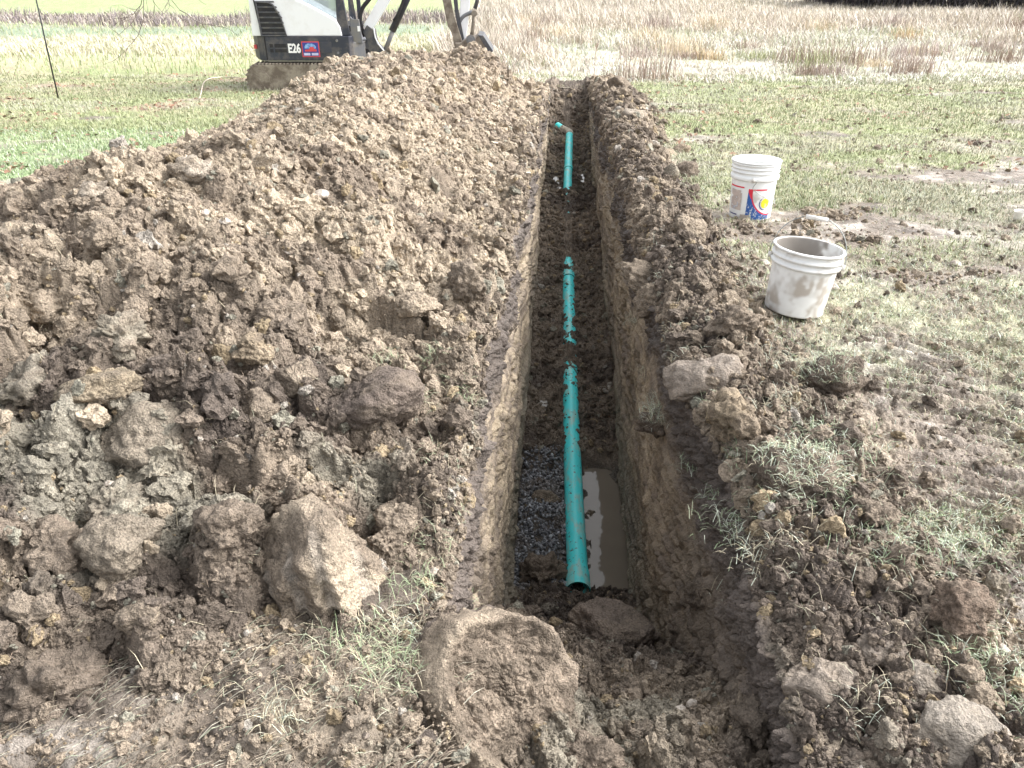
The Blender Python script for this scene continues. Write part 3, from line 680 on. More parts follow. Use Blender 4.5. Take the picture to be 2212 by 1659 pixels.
G = 'large clods of dug soil'
clods = [
 (700, 1225, 250, 270, 'tan', 'biggest tan clay block on the near heap, its face grooved by the bucket', 101, dict(grooves=True, planes=7, rough=.08, sink=.1)),
 (300, 955, 200, 165, 'brown', 'round grey brown boulder of soil in the middle of the left heap', 102, dict(planes=14, rough=.07, sink=.1)),
 (215, 850, 160, 90, 'ochre', 'flat tan slab perched just above the round soil boulder', 103, dict(planes=8, rough=.1, sink=.0)),
 (268, 1160, 160, 130, 'brown', 'squarish brown block under a pale crumbly ledge at lower left', 104, dict(planes=7, rough=.09)),
 (860, 1110, 95, 95, 'tan', 'rounded tan lump above the right shoulder of the grooved block', 105, dict(planes=9)),
 (1590, 895, 110, 115, 'ochre', 'crumbly yellowish lump on the right ridge beside the sods', 106, dict(planes=9, rough=.18)),
 (1520, 805, 130, 85, 'mud', 'smooth faced grey brown block on the right ridge above the yellowish lump', 107, dict(planes=6, rough=.05, smoothface=1)),
 (1415, 640, 95, 85, 'brown', 'root matted ball of soil at the right lip half way down the trench', 108, dict(planes=12, rough=.15)),
 (1483, 488, 75, 70, 'brown', 'brown rounded clod on the right ridge left of the printed bucket', 109, dict()),
 (1890, 1110, 90, 75, 'brown', 'brown clod sitting in trampled mud right of the grass topped sod', 110, dict()),
 (640, 805, 75, 85, 'tan', 'pale angular chunk standing on the heap above its dark soil', 111, dict(planes=6, rough=.05)),
 (545, 750, 95, 75, 'ochre', 'rounded ochre clod left of the pale angular chunk', 112, dict()),
 (1010, 600, 80, 85, 'dark', 'dark clod hanging on the right flank of the heap near the lip', 113, dict(rough=.2)),
 (195, 415, 95, 50, 'pale', 'chalky white clod near the far left edge of the heap', 114, dict(sub=4, planes=6, rough=.3)),
 (412, 366, 90, 48, 'pale', 'pale flat clod at the back edge of the heap nearest the lawn', 115, dict(sub=4, planes=6, rough=.25)),
 (815, 850, 190, 120, 'purple', 'long dark purplish slab leaning toward the trench', 116, dict(planes=8, rough=.08)),
 (300, 1330, 85, 60, 'tan', 'small tan clod with a flat top near the bottom left', 117, dict(planes=8)),
 (60, 830, 150, 130, 'grey', 'greenish grey crumbling mass at the left edge of the picture', 118, dict(rough=.28, planes=12)),
 (250, 720, 130, 90, 'grey', 'greenish grey crumbly clod above the flat tan slab', 119, dict(rough=.28, planes=12)),
 (600, 680, 110, 70, 'brown', 'broad brown clod in the upper middle of the heap', 120, dict()),
 (240, 1085, 130, 80, 'grey', 'pale crumbly ledge of clay over the squarish brown block', 121, dict(rough=.25, planes=10)),
 (560, 880, 110, 90, 'tan', 'tan streaked clod right of the round soil boulder', 122, dict()),
 (110, 1180, 170, 110, 'brown', 'wide brown mass beside a dark hollow at the left edge', 123, dict(rough=.2)),
 (90, 1480, 200, 130, 'brown', 'broken brown lump by a deep shadow in the bottom left corner', 124, dict(rough=.24, planes=12)),
 (490, 1130, 120, 90, 'brown', 'brown knobbly clod between the squarish block and the grooved block', 125, dict(rough=.2)),
 (1330, 1365, 180, 100, 'purple', 'dark flat sided clod on the fill at the near end of the trench', 126, dict(planes=7, rough=.08, sub=5)),
 (1170, 1232, 95, 80, 'brown', 'damp brown clod left of the open pipe mouth', 127, dict(rough=.2)),
 (1178, 1075, 55, 30, 'brown', 'small flat mud clod lying on the gravel', 128, dict(sub=4)),
 (1275, 1115, 32, 55, 'brown', 'narrow mud lump standing in the puddle beside the pipe', 129, dict(sub=4, rough=.22)),
 (1905, 1390, 85, 75, 'mud', 'smooth pale smeared clay face upper of the three at lower right', 130, dict(planes=6, rough=.04, smoothface=1)),
 (1985, 1475, 105, 95, 'mud', 'middle pale smeared clay slab in the lower right mud', 131, dict(planes=6, rough=.04, smoothface=1)),
 (2085, 1590, 170, 130, 'mud', 'largest pale smeared clay slab at the bottom right edge', 132, dict(planes=6, rough=.05, smoothface=1)),
 (1775, 1470, 130, 110, 'mud', 'brown smoothed clay block left of the smeared slabs', 133, dict(planes=7, rough=.06, smoothface=1)),
 (2085, 1310, 140, 85, 'red', 'reddish brown clod on the mud near the right edge', 134, dict(rough=.16)),
 (1440, 330, 45, 26, 'ochre', 'left of two small tan clods on the far part of the right ridge', 135, dict(sub=3)),
 (1476, 322, 40, 28, 'ochre', 'right of two small tan clods on the far part of the right ridge', 136, dict(sub=3)),
 (1482, 368, 55, 42, 'dark', 'dark root tangled clod at the lawn edge of the right ridge', 137, dict(sub=4, rough=.2)),
 (1448, 372, 34, 44, 'grey', 'grey clod leaning against the dark root tangled clod', 138, dict(sub=3)),
 (1336, 176, 42, 28, 'dark', 'dark clod on top of the soil past the far end of the trench', 139, dict(sub=3)),
 (1372, 244, 58, 26, 'pale', 'whitish clod on the far part of the right ridge', 140, dict(sub=3)),
 (1405, 600, 110, 60, 'brown', 'loose brown clod hanging over the right lip above the matted ball', 141, dict(rough=.2)),
 (1590, 690, 110, 70, 'brown', 'brown clod on the grass edge left of the mud caked bucket', 142, dict(rough=.18)),
 (1540, 1280, 110, 80, 'dark', 'dark crumbling lump at the right lip near the picture bottom', 143, dict(rough=.22)),
 (1270, 1640, 150, 80, 'brown', 'pale topped clod at the bottom centre below the round slab', 144, dict(rough=.2)),
 (1010, 1560, 70, 55, 'brown', 'small round clod tucked left of the round soil slab', 145, dict(rough=.2)),
 (1640, 1560, 120, 80, 'dark', 'dark chunk in the hollow at the foot of the right trench wall', 146, dict(rough=.2)),
 (80, 660, 130, 80, 'tan', 'broad dry tan clod near the left edge of the picture', 147, dict(rough=.15)),
 (350, 590, 90, 60, 'tan', 'dry tan clod high on the left part of the heap', 148, dict(rough=.15)),
 (230, 510, 80, 70, 'brown', 'upright split clod below the chalky white clod', 149, dict(planes=6, rough=.1)),
 (900, 660, 90, 60, 'tan', 'tan clod low on the right flank of the heap', 150, dict(rough=.15)),
]
for u, v, wp, hp, cn, lab, sd_, kw in clods:
    big_clod(u, v, wp, hp, cn, lab, sd_, group=G, **kw)

def round_slab():
    """thick disc of soil standing on its edge on the near fill, raised pale rim on its left"""
    P, t = hit(1078, 1580)
    n, m_ = 220, 110
    a = np.linspace(0, 2 * np.pi, n, endpoint=False)[None]; r = np.linspace(0, 1, m_)[:, None]
    X = np.cos(a) * r; Z = np.sin(a) * r
    rim = .17 * np.exp(-((r - .86) / .10) ** 2) * (.55 + .45 * np.cos(a - 2.6)) - .30 * sstep(.90, 1, r) ** 2
    Yf = -(rim + .10 * (1 - r ** 2) * 0 + .04 * fbm(X * 2, Z * 2, 101, 3))
    lp = (lumps(X * .2, Z * .2, .03, 25, .6, .3) * .35 + lumps(X * .2, Z * .2, .013, 26, .8, .35) * .5) / .2 * sstep(.97, .6, r + .06 * noise2(X * 3, Z * 3, 102))
    wob = 1 + .07 * noise2(np.cos(a) * 1.4 + 3, np.sin(a) * 1.4, 103) + .03 * noise2(np.cos(a) * 5, np.sin(a) * 5, 104)
    F = []; fr = np.stack([(X * wob), Yf - lp, (Z * wob)], -1)
    side_n = 40; q = np.linspace(0, 1, side_n)[:, None]
    sx = np.cos(a) * wob * (1 - .25 * q ** 2) * (1 + .03 * noise2(a * 6, q * 5, 105)); sz = np.sin(a) * wob * (1 - .25 * q ** 2)* (1 + .03 * noise2(a * 6, q * 5, 105))
    sy = .30 * 1 + q * .75 + 0 * a
    side = np.stack([sx, sy, sz], -1); side[0] = fr[-1]; side[1:6, :, 1] = fr[-1][None, :, 1] + (side[6:7, :, 1] - fr[-1][None, :, 1]) * (np.arange(1, 6) / 6)[:, None]
    V = np.concatenate([fr, side[1:]], 0); nr = V.shape[0]
    i = np.arange(nr - 1)[:, None] * n; j = np.arange(n)[None]; F = np.stack([i + j, i + (j + 1) % n, i + n + (j + 1) % n, i + n + j], -1).reshape(-1, 4)
    V = V.reshape(-1, 3); s = .21
    x, z = V[:, 0], V[:, 2]; rr = np.hypot(x, z)
    c = mix(BROWN * .75 * np.ones((len(V), 1)), BROWN * 1.25, sstep(-.3, .4, fbm(x * 6, z * 6, 106, 3)))
    rimm = np.exp(-((rr - .92) / .09) ** 2) * sstep(.5, -.4, x) ; c = mix(c, TAN * .8, rimm * .75); c = mix(c, DARK * 1.5, (V[:, 1] > .3) * .9)
    W = V * np.array([s * 1.12, s, s * .95]); dn = np.stack([x * .5, -np.ones(len(x)) * (V[:, 1] < .25) , z * .5], 1) + np.stack([x, 0 * x, z], 1) * (V[:, 1] >= .25)[:, None]
    W = W + dn * (.016 * (.62 - cell3(W / .036, 5)) + .006 * (.6 - cell3(W / .013, 6)))[:, None] + .010 * np.stack([noise3(W * 14, 1), noise3(W * 14, 2), noise3(W * 14, 3)], 1)
    o = mesh_from('soil_slab', W, F, c, CLOD, True)
    o.location = (P[0] + .02, P[1] + .03, P[2] + .115); o.rotation_euler = (R(-50), R(30), R(22))
    tag(o, 'big round slab of brown soil with a raised pale rim at the near mouth of the trench', 'clod')
round_slab()

# pale stones ----------------------------------------------------------------------
stones = [(1897, 1337, 20, 'small white stone lying on mud above the smeared clay'), (2163, 1405, 36, 'flat white stone near the right edge beside a grass tuft'),
 (740, 1530, 16, 'left white pebble on the dark crumbs at bottom left centre'), (790, 1590, 18, 'right white pebble on the dark crumbs at bottom left centre'),
 (1470, 1530, 20, 'pale chip in the loose soil at bottom centre, left of a pair'), (1495, 1520, 26, 'wider pale chip of the pair in the loose soil at bottom centre'),
 (440, 460, 24, 'white upright stone on the left part of the heap'), (487, 478, 26, 'bluish white stone just right of the white upright stone'),
 (355, 1290, 34, 'dark grey smooth stone tucked in the lower left heap'), (695, 420, 30, 'small tan white stone on the upper heap'),
 (935, 1235, 24, 'whitish stone on the heap edge by the left trench wall'), (1000, 1225, 18, 'small white stone at the left trench lip'),
 (1905, 565, 20, 'white chip on the worn grass right of the buckets'), (1650, 568, 22, 'pale scrap at the left side of the mud caked bucket'),
 (1800, 620, 30, 'pale scrap behind the mud caked bucket'), (235, 1045, 20, 'thin grey flake on the pale crumbly ledge'),
 (2065, 570, 22, 'white chip in the worn grass toward the right edge'), (625, 545, 20, 'white stone in the middle of the upper heap'), (590, 380, 18, 'grey white stone near the back of the heap')]
for i, (u, v, wp, lab) in enumerate(stones):
    big_clod(u, v, wp, wp * .62, 'dark' if 'dark' in lab else 'pale', lab, 200 + i, sub=3, planes=8, rough=.03, name='stone', cat='stone', group='stones in the soil', mat=STONE, sink=.1)

# ------------------------------------------------------------------ grass and weeds
def blades(name, P, az, lean, L, wd, col, label, cat, bend=.5, mat=None, top=True):
    n = len(P); L = np.broadcast_to(L, n); wd = np.broadcast_to(wd, n)
    def dirv(l): return np.stack([np.sin(l) * np.cos(az), np.sin(l) * np.sin(az), np.cos(l)], 1)
    d1 = dirv(lean * .7); d2 = dirv(np.minimum(lean + bend, 1.75)); sidev = np.stack([-np.sin(az), np.cos(az), 0 * az], 1)
    s = sidev * (wd / 2)[:, None]; mid = P + d1 * (L * .55)[:, None]; tip = mid + d2 * (L * .5)[:, None]
    V = np.stack([P - s, P + s, mid - s * .8, mid + s * .8, tip], 1).reshape(-1, 3)
    b = (np.arange(n) * 5)[:, None, None]; F = (np.array([[0, 1, 3], [0, 3, 2], [2, 3, 4]])[None] + b).reshape(-1, 3)
    o = mesh_from(name, V, F, np.repeat(col, 5, 0), mat or BLADE)
    if top: tag(o, label, cat, kind='stuff')
    return o

def vcol(r, n, cols, wts):
    k = r.choice(len(cols), n, p=wts); return np.array(cols)[k] * r.uniform(.7, 1.2, (n, 1))

SAGE = (.34, .38, .26); STRAW = (.52, .46, .33); GRN = (.17, .25, .10); LIME = (.29, .33, .15); FROST = (.50, .54, .44); OLIV = (.24, .24, .12)
def near_grass():
    r = np.random.default_rng(21); N = 230000
    y = 1.1 * (6.5 / 1.1) ** r.random(N); x = lipR(y) + .12 + r.random(N) * (y * .85 + .9)
    g = grassmask(x, y); cl = sstep(-.2, .5, fbm(x * 14, y * 14, 110, 2)); k = r.random(N) < g * (.35 + .65 * cl) + .06
    k &= ridgeH(x, y) < .05
    x, y = x[k], y[k]; n = len(x); z = gz(x, y) - .003
    az = r.random(n) * 2 * np.pi; lean = r.uniform(.3, 1.45, n)
    blades('grass', np.stack([x, y, z], 1), az, lean, r.uniform(.015, .042, n), r.uniform(.0012, .0023, n) * (1 + .16 * y), vcol(r, n, [SAGE, STRAW, GRN, FROST, OLIV], [.32, .2, .1, .28, .1]),
           'short trampled sage green grass on the muddy ground around the two buckets', 'grass')
near_grass()

def mid_grass():
    r = np.random.default_rng(22); N = 260000
    y = 3.4 * (17 / 3.4) ** r.random(N); x = (r.random(N) * 2 - 1) * (y * .78 + .9)
    bad = (x > heap_xl(y) + .1) & (x < lipR(y) + ridge_w(y) * .9) & (y < 14.6)
    g = grassmask(x, y) * (1 - .75 * sstep(-.02, .28, fbm(x * .6 + 5, y * 1.1, 77, 4)) * sstep(9, 12, y) * sstep(21, 17, y) * (x < 2)); k = (r.random(N) < g * sstep(3.3, 5.5, y)) & ~bad; x, y = x[k], y[k]; n = len(x)
    z = gz(x, y) - .004; L_ = r.uniform(.02, .055, n) * (1 + .04 * y)
    cn = fbm(x * .8, y * .8, 111, 3)
    a = vcol(r, n, [LIME, SAGE, STRAW, GRN], [.4, .3, .2, .1]); b = vcol(r, n, [STRAW, (.30, .27, .17), FROST, LIME], [.3, .3, .15, .25])
    a = a * .28 + .72 * np.array([.30, .325, .185]); b = b * .3 + .7 * np.array([.345, .345, .26])
    st = fbm(x * .5, y * 1.8, 119, 3)
    col = np.where((cn > .05)[:, None], b, a)
    fr = (x < -2) & (y < 9.2); col = np.where(fr[:, None], vcol(r, n, [(.25, .33, .17), (.34, .40, .24), FROST, GRN], [.4, .3, .2, .1]), col)
    col = col * (1 + .35 * st)[:, None]
    blades('grass', np.stack([x, y, z], 1), r.random(n) * 2 * np.pi, r.uniform(.2, 1.3, n), L_, .0028 + .0006 * y, col,
           'short pale green lawn on both sides of the dig', 'grass')
mid_grass()

def far_grass():
    r = np.random.default_rng(23); N = 230000
    y = 15.0 * (75 / 15.0) ** (r.random(N) ** 1.25); x = -1.8 + r.random(N) * (y * .80 + 3)
    edge = 15.0 + 1.6 * fbm(x * .4, 0 * x + y * .3, 80, 3) + .18 * np.clip(x - 6, 0, 99)
    tall = sstep(22, 36, y + 6 * fbm(x * .18, y * .18, 112, 3) - .12 * np.clip(x, 0, 30))
    tall = np.maximum(tall, .8 * sstep(.15, .6, fbm(x * .45, y * .45, 113, 3)) * sstep(17, 21, y))
    tall = np.maximum(tall, sstep(17, 20, y) * sstep(2.0, 0.0, x))
    k = (y > edge) & (r.random(N) < .25 + .75 * tall + .3 * noise2(x * 2, y * 2, 114)); x, y, tall = x[k], y[k], tall[k]; n = len(x)
    z = gz(x, y, False) + .12 * fbm(x * .12, y * .12, 70, 3) * sstep(18, 30, y) - .01
    L_ = r.uniform(.06, .18, n) + tall * r.uniform(.2, .95, n) * (1 - .7 * sstep(34, 40, y) * sstep(8, 14, x)) * (.7 + .6 * fbm(x * .5, y * .5, 115, 3))
    cn = fbm(x * .35, y * .35, 116, 3) + .25 * r.normal(size=n)
    a = vcol(r, n, [(.58, .52, .42), (.53, .46, .39), (.66, .61, .54), (.42, .36, .31)], [.35, .25, .25, .15]); b = vcol(r, n, [(.52, .50, .40), (.38, .42, .27), (.60, .58, .52), (.40, .36, .34)], [.35, .25, .25, .15])
    col = np.where(((cn > .0) & (tall < .5))[:, None], b, a)
    cl2 = fbm(x * .3, y * .3, 117, 3); col = col * (1 - .35 * sstep(.1, .45, cl2) * tall)[:, None]
    col = np.where(((tall < .3) & (r.random(n) < .3))[:, None], np.array([.58, .56, .51]), col)
    blades('dry_grass', np.stack([x, y, z], 1), r.random(n) * 2 * np.pi, r.uniform(.05, .7, n) + .5 * (1 - tall), L_, .006 + .0006 * y, col,
           'tall straw coloured dry grass filling the far field behind the trench', 'dry grass', bend=.35)
    # denser tufts of brown and grey stalks standing in the pale field
    nc = 55; cy = 15.8 * (38 / 15.8) ** r.random(nc); cx = -.5 + r.random(nc) * (cy * .7); per = 170; hh = r.uniform(.22, .75, nc); tone = np.array([(.46, .36, .24), (.36, .30, .27), (.30, .31, .18), (.50, .42, .31), (.28, .22, .18)])[r.integers(0, 5, nc)]
    xx = np.repeat(cx, per) + r.normal(size=nc * per) * np.repeat(.12 + .35 * hh, per); yy = np.repeat(cy, per) + r.normal(size=nc * per) * np.repeat(.10 + .25 * hh, per); nn = nc * per
    zz = gz(xx, yy, False) + .12 * fbm(xx * .12, yy * .12, 70, 3) * sstep(18, 30, yy) - .01
    blades('dry_grass', np.stack([xx, yy, zz], 1), r.random(nn) * 6.28, r.uniform(.05, .6, nn), np.repeat(hh, per) * r.uniform(.4, 1.1, nn), .005 + .0005 * yy, np.repeat(tone, per, 0) * r.uniform(.9, 1.45, (nn, 1)),
           'brown and grey tufts of dead stalks standing out of the pale far field', 'dry grass', bend=.35)
    # left side: pale bands, brush in the ditch
    N = 90000; y = 17 * (60 / 17.) ** r.random(N); x = -1.8 - r.random(N) * (y * .78)
    bb = y + 1.5 * noise2(x * .15, y * .1, 81)
    pale = sstep(22, 24, bb) * sstep(29.5, 27.5, bb); brush = sstep(34, 35.5, bb) * sstep(41, 39.5, bb)
    k = r.random(N) < .12 + pale * .9 + brush; k &= bb < 41; x, y, pale, brush = x[k], y[k], pale[k], brush[k]; n = len(x)
    z = gz(x, y, False) + .12 * fbm(x * .12, y * .12, 70, 3) * sstep(18, 30, y) - .01
    col = vcol(r, n, [(.62, .58, .44), (.55, .52, .38), (.42, .44, .28)], [.5, .3, .2]); bc = vcol(r, n, [(.30, .25, .23), (.22, .19, .20), (.46, .42, .34)], [.4, .3, .3])
    col = np.where((brush > .5)[:, None], bc, col); col = np.where(((pale < .3) & (brush < .3))[:, None], vcol(r, n, [(.33, .40, .20), (.48, .46, .28)], [.6, .4]), col)
    blades('dry_grass', np.stack([x, y, z], 1), r.random(n) * 2 * np.pi, r.uniform(.1, .9, n), r.uniform(.08, .25, n) + brush * r.uniform(.0, .38, n) * (.6 + .8 * (noise2(x * .6, y * .2, 118) > 0)) + pale * .12 * (x > -14), .008 + .0006 * y, col,
           'pale matted dry grass and grey brush across the left background', 'dry grass', bend=.5)
far_grass()

def litter():
    r = np.random.default_rng(24); N = 9000
    y = 6.5 + 11 * r.random(N); x = np.where(r.random(N) < .72, heap_xl(y) - .2 - r.random(N) * 10, lipR(y) + .4 + r.random(N) * 9)
    k = (r.random(N) < sstep(-.05, .35, fbm(x * .6 + 5, y * 1.1, 77, 4)) + .08); x, y = x[k], y[k]; n = len(x); z = gz(x, y) + .012
    az = r.random(n) * 6.28; s = r.uniform(.018, .045, n)
    e1 = np.stack([np.cos(az), np.sin(az), r.uniform(-.5, .5, n)], 1) * s[:, None]; e2 = np.stack([-np.sin(az), np.cos(az), r.uniform(-.4, .6, n)], 1) * (s * .6)[:, None]
    P = np.stack([x, y, z], 1); V = np.stack([P - e1, P - e2, P + e1, P + e2 + np.array([0, 0, .008])], 1).reshape(-1, 3)
    F = np.arange(n * 4).reshape(-1, 4)
    col = vcol(r, n, [(.26, .15, .10), (.34, .22, .15), (.18, .12, .09), (.36, .18, .11)], [.4, .3, .25, .05])
    tag(mesh_from('fallen_leaves', V, F, np.repeat(col, 4, 0), BLADE), 'brown fallen leaves lying in patches on the grass', 'leaves', kind='stuff')
litter()

def straw_mat():
    """flattened muddy grass smeared along the ground at the bottom left and hanging roots on the sods"""
    r = np.random.default_rng(25); N = 2400
    x = -1.25 + 1.15 * r.random(N); y = .80 + .62 * r.random(N) + .12 * (x + .6)
    k = fbm(x * 3, y * 6, 120, 3) > .02 - .25 * r.random(N); k &= heapH(x, y) < .06; x, y = x[k], y[k]; n = len(x); z = gz(x, y) + .002
    az = R(28) + r.normal(size=n) * .28
    blades('dead_grass', np.stack([x, y, z], 1), az, r.uniform(1.38, 1.6, n), r.uniform(.015, .065, n), r.uniform(.0012, .0026, n), vcol(r, n, [(.34, .29, .22), (.26, .21, .16), (.48, .45, .36), (.33, .36, .26)], [.4, .3, .15, .15]),
           'flattened muddy dead grass smeared over the ground at the bottom left', 'dead grass', bend=.12)
    # green tufts poking out of the soil along both lips and on the heap
    spots = [(800, 1400, .10, 260, 0), (850, 1440, .08, 200, 0), (620, 1560, .05, 110, 1), (900, 1270, .05, 90, 0), (930, 1180, .05, 90, 0), (830, 780, .05, 70, 0), (905, 870, .05, 80, 0), (935, 770, .035, 60, 0),
             (1425, 870, .06, 190, 1), (1790, 960, .12, 520, 2), (1740, 1070, .10, 380, 2), (1560, 1070, .05, 160, 2), (1620, 1130, .10, 320, 2), (1660, 1190, .08, 160, 1), (1590, 1270, .05, 100, 1), (1700, 790, .09, 380, 1),
             (2130, 1480, .09, 380, 2), (2100, 1400, .06, 150, 2), (1400, 800, .05, 90, 1), (1440, 900, .06, 110, 1), (1690, 880, .08, 220, 1), (1880, 1530, .05, 70, 1), (1500, 1000, .05, 80, 2), (740, 90, .1, 10, 1),
             (1010, 1290, .04, 60, 0), (860, 1360, .06, 90, 1), (1040, 335, .16, 150, 1), (940, 990, .05, 60, 0), (1000, 850, .05, 60, 0), (1380, 690, .07, 130, 1), (2050, 1180, .12, 260, 2), (1900, 1190, .12, 260, 2)]
    Ps, A, Ln, LL, Wd, Cc = [], [], [], [], [], []
    for (u, v, sp, cnt, ty) in spots:
        P, t = hit(u, v); dx = r.normal(size=cnt) * sp * .6; dy = r.normal(size=cnt) * sp * .6
        xx = P[0] + dx; yy = P[1] + dy; zz = any_surf(xx, yy); zz = np.where(zz < P[2] - .06, P[2] - .02, zz)
        Ps.append(np.stack([xx, yy, zz], 1)); A.append(r.random(cnt) * 6.28); Ln.append(r.uniform(.4, 1.6, cnt)); LL.append(r.uniform(.018, .055, cnt) * (1 + .12 * t)); Wd.append(r.uniform(.0011, .0020, cnt) * (.8 + .12 * t))
        pal = [[SAGE, (.36, .44, .26), STRAW], [FROST, STRAW, (.34, .31, .22)], [(.26, .34, .20), FROST, SAGE]][ty]; Cc.append(vcol(r, cnt, pal, [.4, .35, .25]))
    cnt = 2600; yy = 1.2 * (5.5 / 1.2) ** r.random(cnt); q = r.random(cnt) < .55
    xx = np.where(q, lipL(yy) - .02 - (.6 * yy + .5) * r.random(cnt) ** 1.6, lipR(yy) + .02 + ridge_w(yy) * 1.2 * r.random(cnt)); zz = any_surf(xx, yy) + .004
    Ps.append(np.stack([xx, yy, zz], 1)); A.append(r.random(cnt) * 6.28); Ln.append(r.uniform(.9, 1.6, cnt)); LL.append(r.uniform(.02, .08, cnt)); Wd.append(r.uniform(.0009, .0016, cnt)); Cc.append(vcol(r, cnt, [STRAW, (.36, .36, .26), (.30, .23, .17)], [.4, .3, .3]))
    blades('grass', np.concatenate(Ps), np.concatenate(A), np.concatenate(Ln), np.concatenate(LL), np.concatenate(Wd), np.concatenate(Cc), 'tufts of torn grass sticking out of the disturbed soil by the trench lips', 'grass', bend=.6)
straw_mat()

# sods: clods with a grass cap, each a thing
def sod(u, v, wp, hp, label, seed, nb):
    o = big_clod(u, v, wp, hp, 'dark', None, seed, planes=11, rough=.16, name='grass_sod', cat=None)
    tag(o, label, 'sod', 'torn sods right of the trench')
    me = o.data; n = len(me.vertices); V = np.zeros(n * 3, np.float32); me.vertices.foreach_get('co', V); V = V.reshape(-1, 3)
    r = np.random.default_rng(seed); top = np.where(V[:, 2] > V[:, 2].max() * .25)[0]; k = r.choice(top, nb)
    P = V[k]; cnt = nb
    b = blades('grass_cap', P, r.random(cnt) * 6.28, r.uniform(.5, 1.6, cnt), r.uniform(.02, .06, cnt), r.uniform(.0014, .0026, cnt), vcol(r, cnt, [SAGE, FROST, (.28, .34, .22), STRAW], [.35, .3, .2, .15]), None, None, bend=.6, top=False)
    b.parent = o
sod(1790, 815, 150, 120, 'sod with grass on top and torn brown side just below the mud caked bucket', 301, 420)
sod(1720, 1010, 175, 120, 'wide overhanging grass topped sod right of the yellowish lump', 302, 520)
sod(1430, 905, 90, 60, 'small grassy sod drooping over the right trench lip', 303, 200)

# ------------------------------------------------------------------ pipe
def m_pipe():
    m, t, b = mat_base('turquoise_plastic'); L = t.links.new
    tc = t.nodes.new('ShaderNodeTexCoord'); mp = t.nodes.new('ShaderNodeMapping'); mp.inputs['Scale'].default_value = (16, 5, 16); L(tc.outputs['Object'], mp.inputs['Vector'])
    n = nz(t, 1.0, 7, .72, coord=mp.outputs[0]); mr = t.nodes.new('ShaderNodeMapRange'); mr.inputs['From Min'].default_value = .50; mr.inputs['From Max'].default_value = .62; mr.inputs['To Max'].default_value = .75; L(n.outputs[0], mr.inputs['Value'])
    mx = t.nodes.new('ShaderNodeMix'); mx.data_type = 'RGBA'; L(mr.outputs[0], mx.inputs['Factor']); mx.inputs['A'].default_value = (.09, .86, .87, 1); mx.inputs['B'].default_value = (.45, .60, .52, 1)
    n2 = nz(t, 30, 5, .7, coord=tc.outputs['Object']); m2 = t.nodes.new('ShaderNodeMapRange'); m2.inputs['From Min'].default_value = .60; m2.inputs['From Max'].default_value = .66; L(n2.outputs[0], m2.inputs['Value'])
    mx2 = t.nodes.new('ShaderNodeMix'); mx2.data_type = 'RGBA'; L(m2.outputs[0], mx2.inputs['Factor']); L(mx.outputs['Result'], mx2.inputs['A']); mx2.inputs['B'].default_value = (.16, .12, .09, 1)
    L(mx2.outputs['Result'], b.inputs['Base Color']); b.inputs['Roughness'].default_value = .42
    return m
PIPE = m_pipe(); PIPEDIRT = m_plain('muddy_fitting', (.45, .42, .34), .7, dirt=(.25, .20, .15), dscale=14, damt=.8); PRIM = m_plain('teal_ring', (.02, .20, .18), .5)
def pipe_seg(name, y0, y1, r, parent, bell=False, n=36, mat=None):
    ys = np.linspace(y0, y1, max(3, int((y1 - y0) / .15))); bm = bmesh.new(); pts = [(float(PX(v)), v, PZ) for v in ys]
    bm_tube(bm, pts, r, n, caps=False)
    # inner wall
    bm_tube(bm, pts, r - .004, n, caps=False)
    return from_bm(name, bm, mat or PIPE, parent, True)
pipe = empty('sewer_pipe', (0, 0, 0), 'turquoise plastic drain pipe half buried along the trench bottom, elbow at its far end', 'pipe')
pipe_seg('pipe_length', 3.22, 7.3, PR, pipe); pipe_seg('pipe_length', 7.32, 11.2, PR, pipe); pipe_seg('pipe_length', 11.22, 13.28, PR, pipe)
def bell(y0, y1, name='bell_end'):
    bm = bmesh.new(); pr = [(0, PR + .0075), (.012, PR + .0085), (.10, PR + .0075), (.13, PR + .006), (.16, PR + .0005)]
    pts = [(float(PX(y0 + a)), y0 + a, PZ) for a, _ in pr]; bm_tube(bm, pts, [q for _, q in pr], 36, caps=False)
    bm_tube(bm, [(float(PX(y0)), y0, PZ), (float(PX(y0 + .10)), y0 + .10, PZ)], PR + .002, 36, caps=False)
    o = from_bm(name, bm, PIPE, pipe, True)
    bm = bmesh.new(); c = (float(PX(y0)), y0, PZ)
    for k in range(36):
        a0, a1 = k * 2 * math.pi / 36, (k + 1) * 2 * math.pi / 36
        v = [bm.verts.new((c[0] + math.cos(a) * q, y0 - .001, PZ + math.sin(a) * q)) for a, q in ((a0, PR + .0075), (a1, PR + .0075), (a1, PR + .0015), (a0, PR + .0015))]; bm.faces.new(v)
    from_bm('gasket_ring', bm, PRIM, o)
bell(3.06, 3.22); bell(7.2, 7.36); bell(11.1, 11.26)
bm = bmesh.new(); ex = float(PX(13.3))
bm_tube(bm, smooth_path([(ex, 13.2, PZ), (ex, 13.33, PZ), (ex - .03, 13.42, PZ + .005), (ex - .12, 13.50, PZ + .03)], 5), PR + .010, 24); from_bm('elbow', bm, PIPEDIRT, pipe, True)
bm = bmesh.new(); bm_tube(bm, [(ex - .10, 13.49, PZ + .025), (ex - .19, 13.59, PZ + .07)], PR, 24, caps=False); bm_tube(bm, [(ex - .10, 13.49, PZ + .025), (ex - .19, 13.59, PZ + .07)], PR - .004, 24, caps=False); from_bm('stub', bm, PIPE, pipe, True)

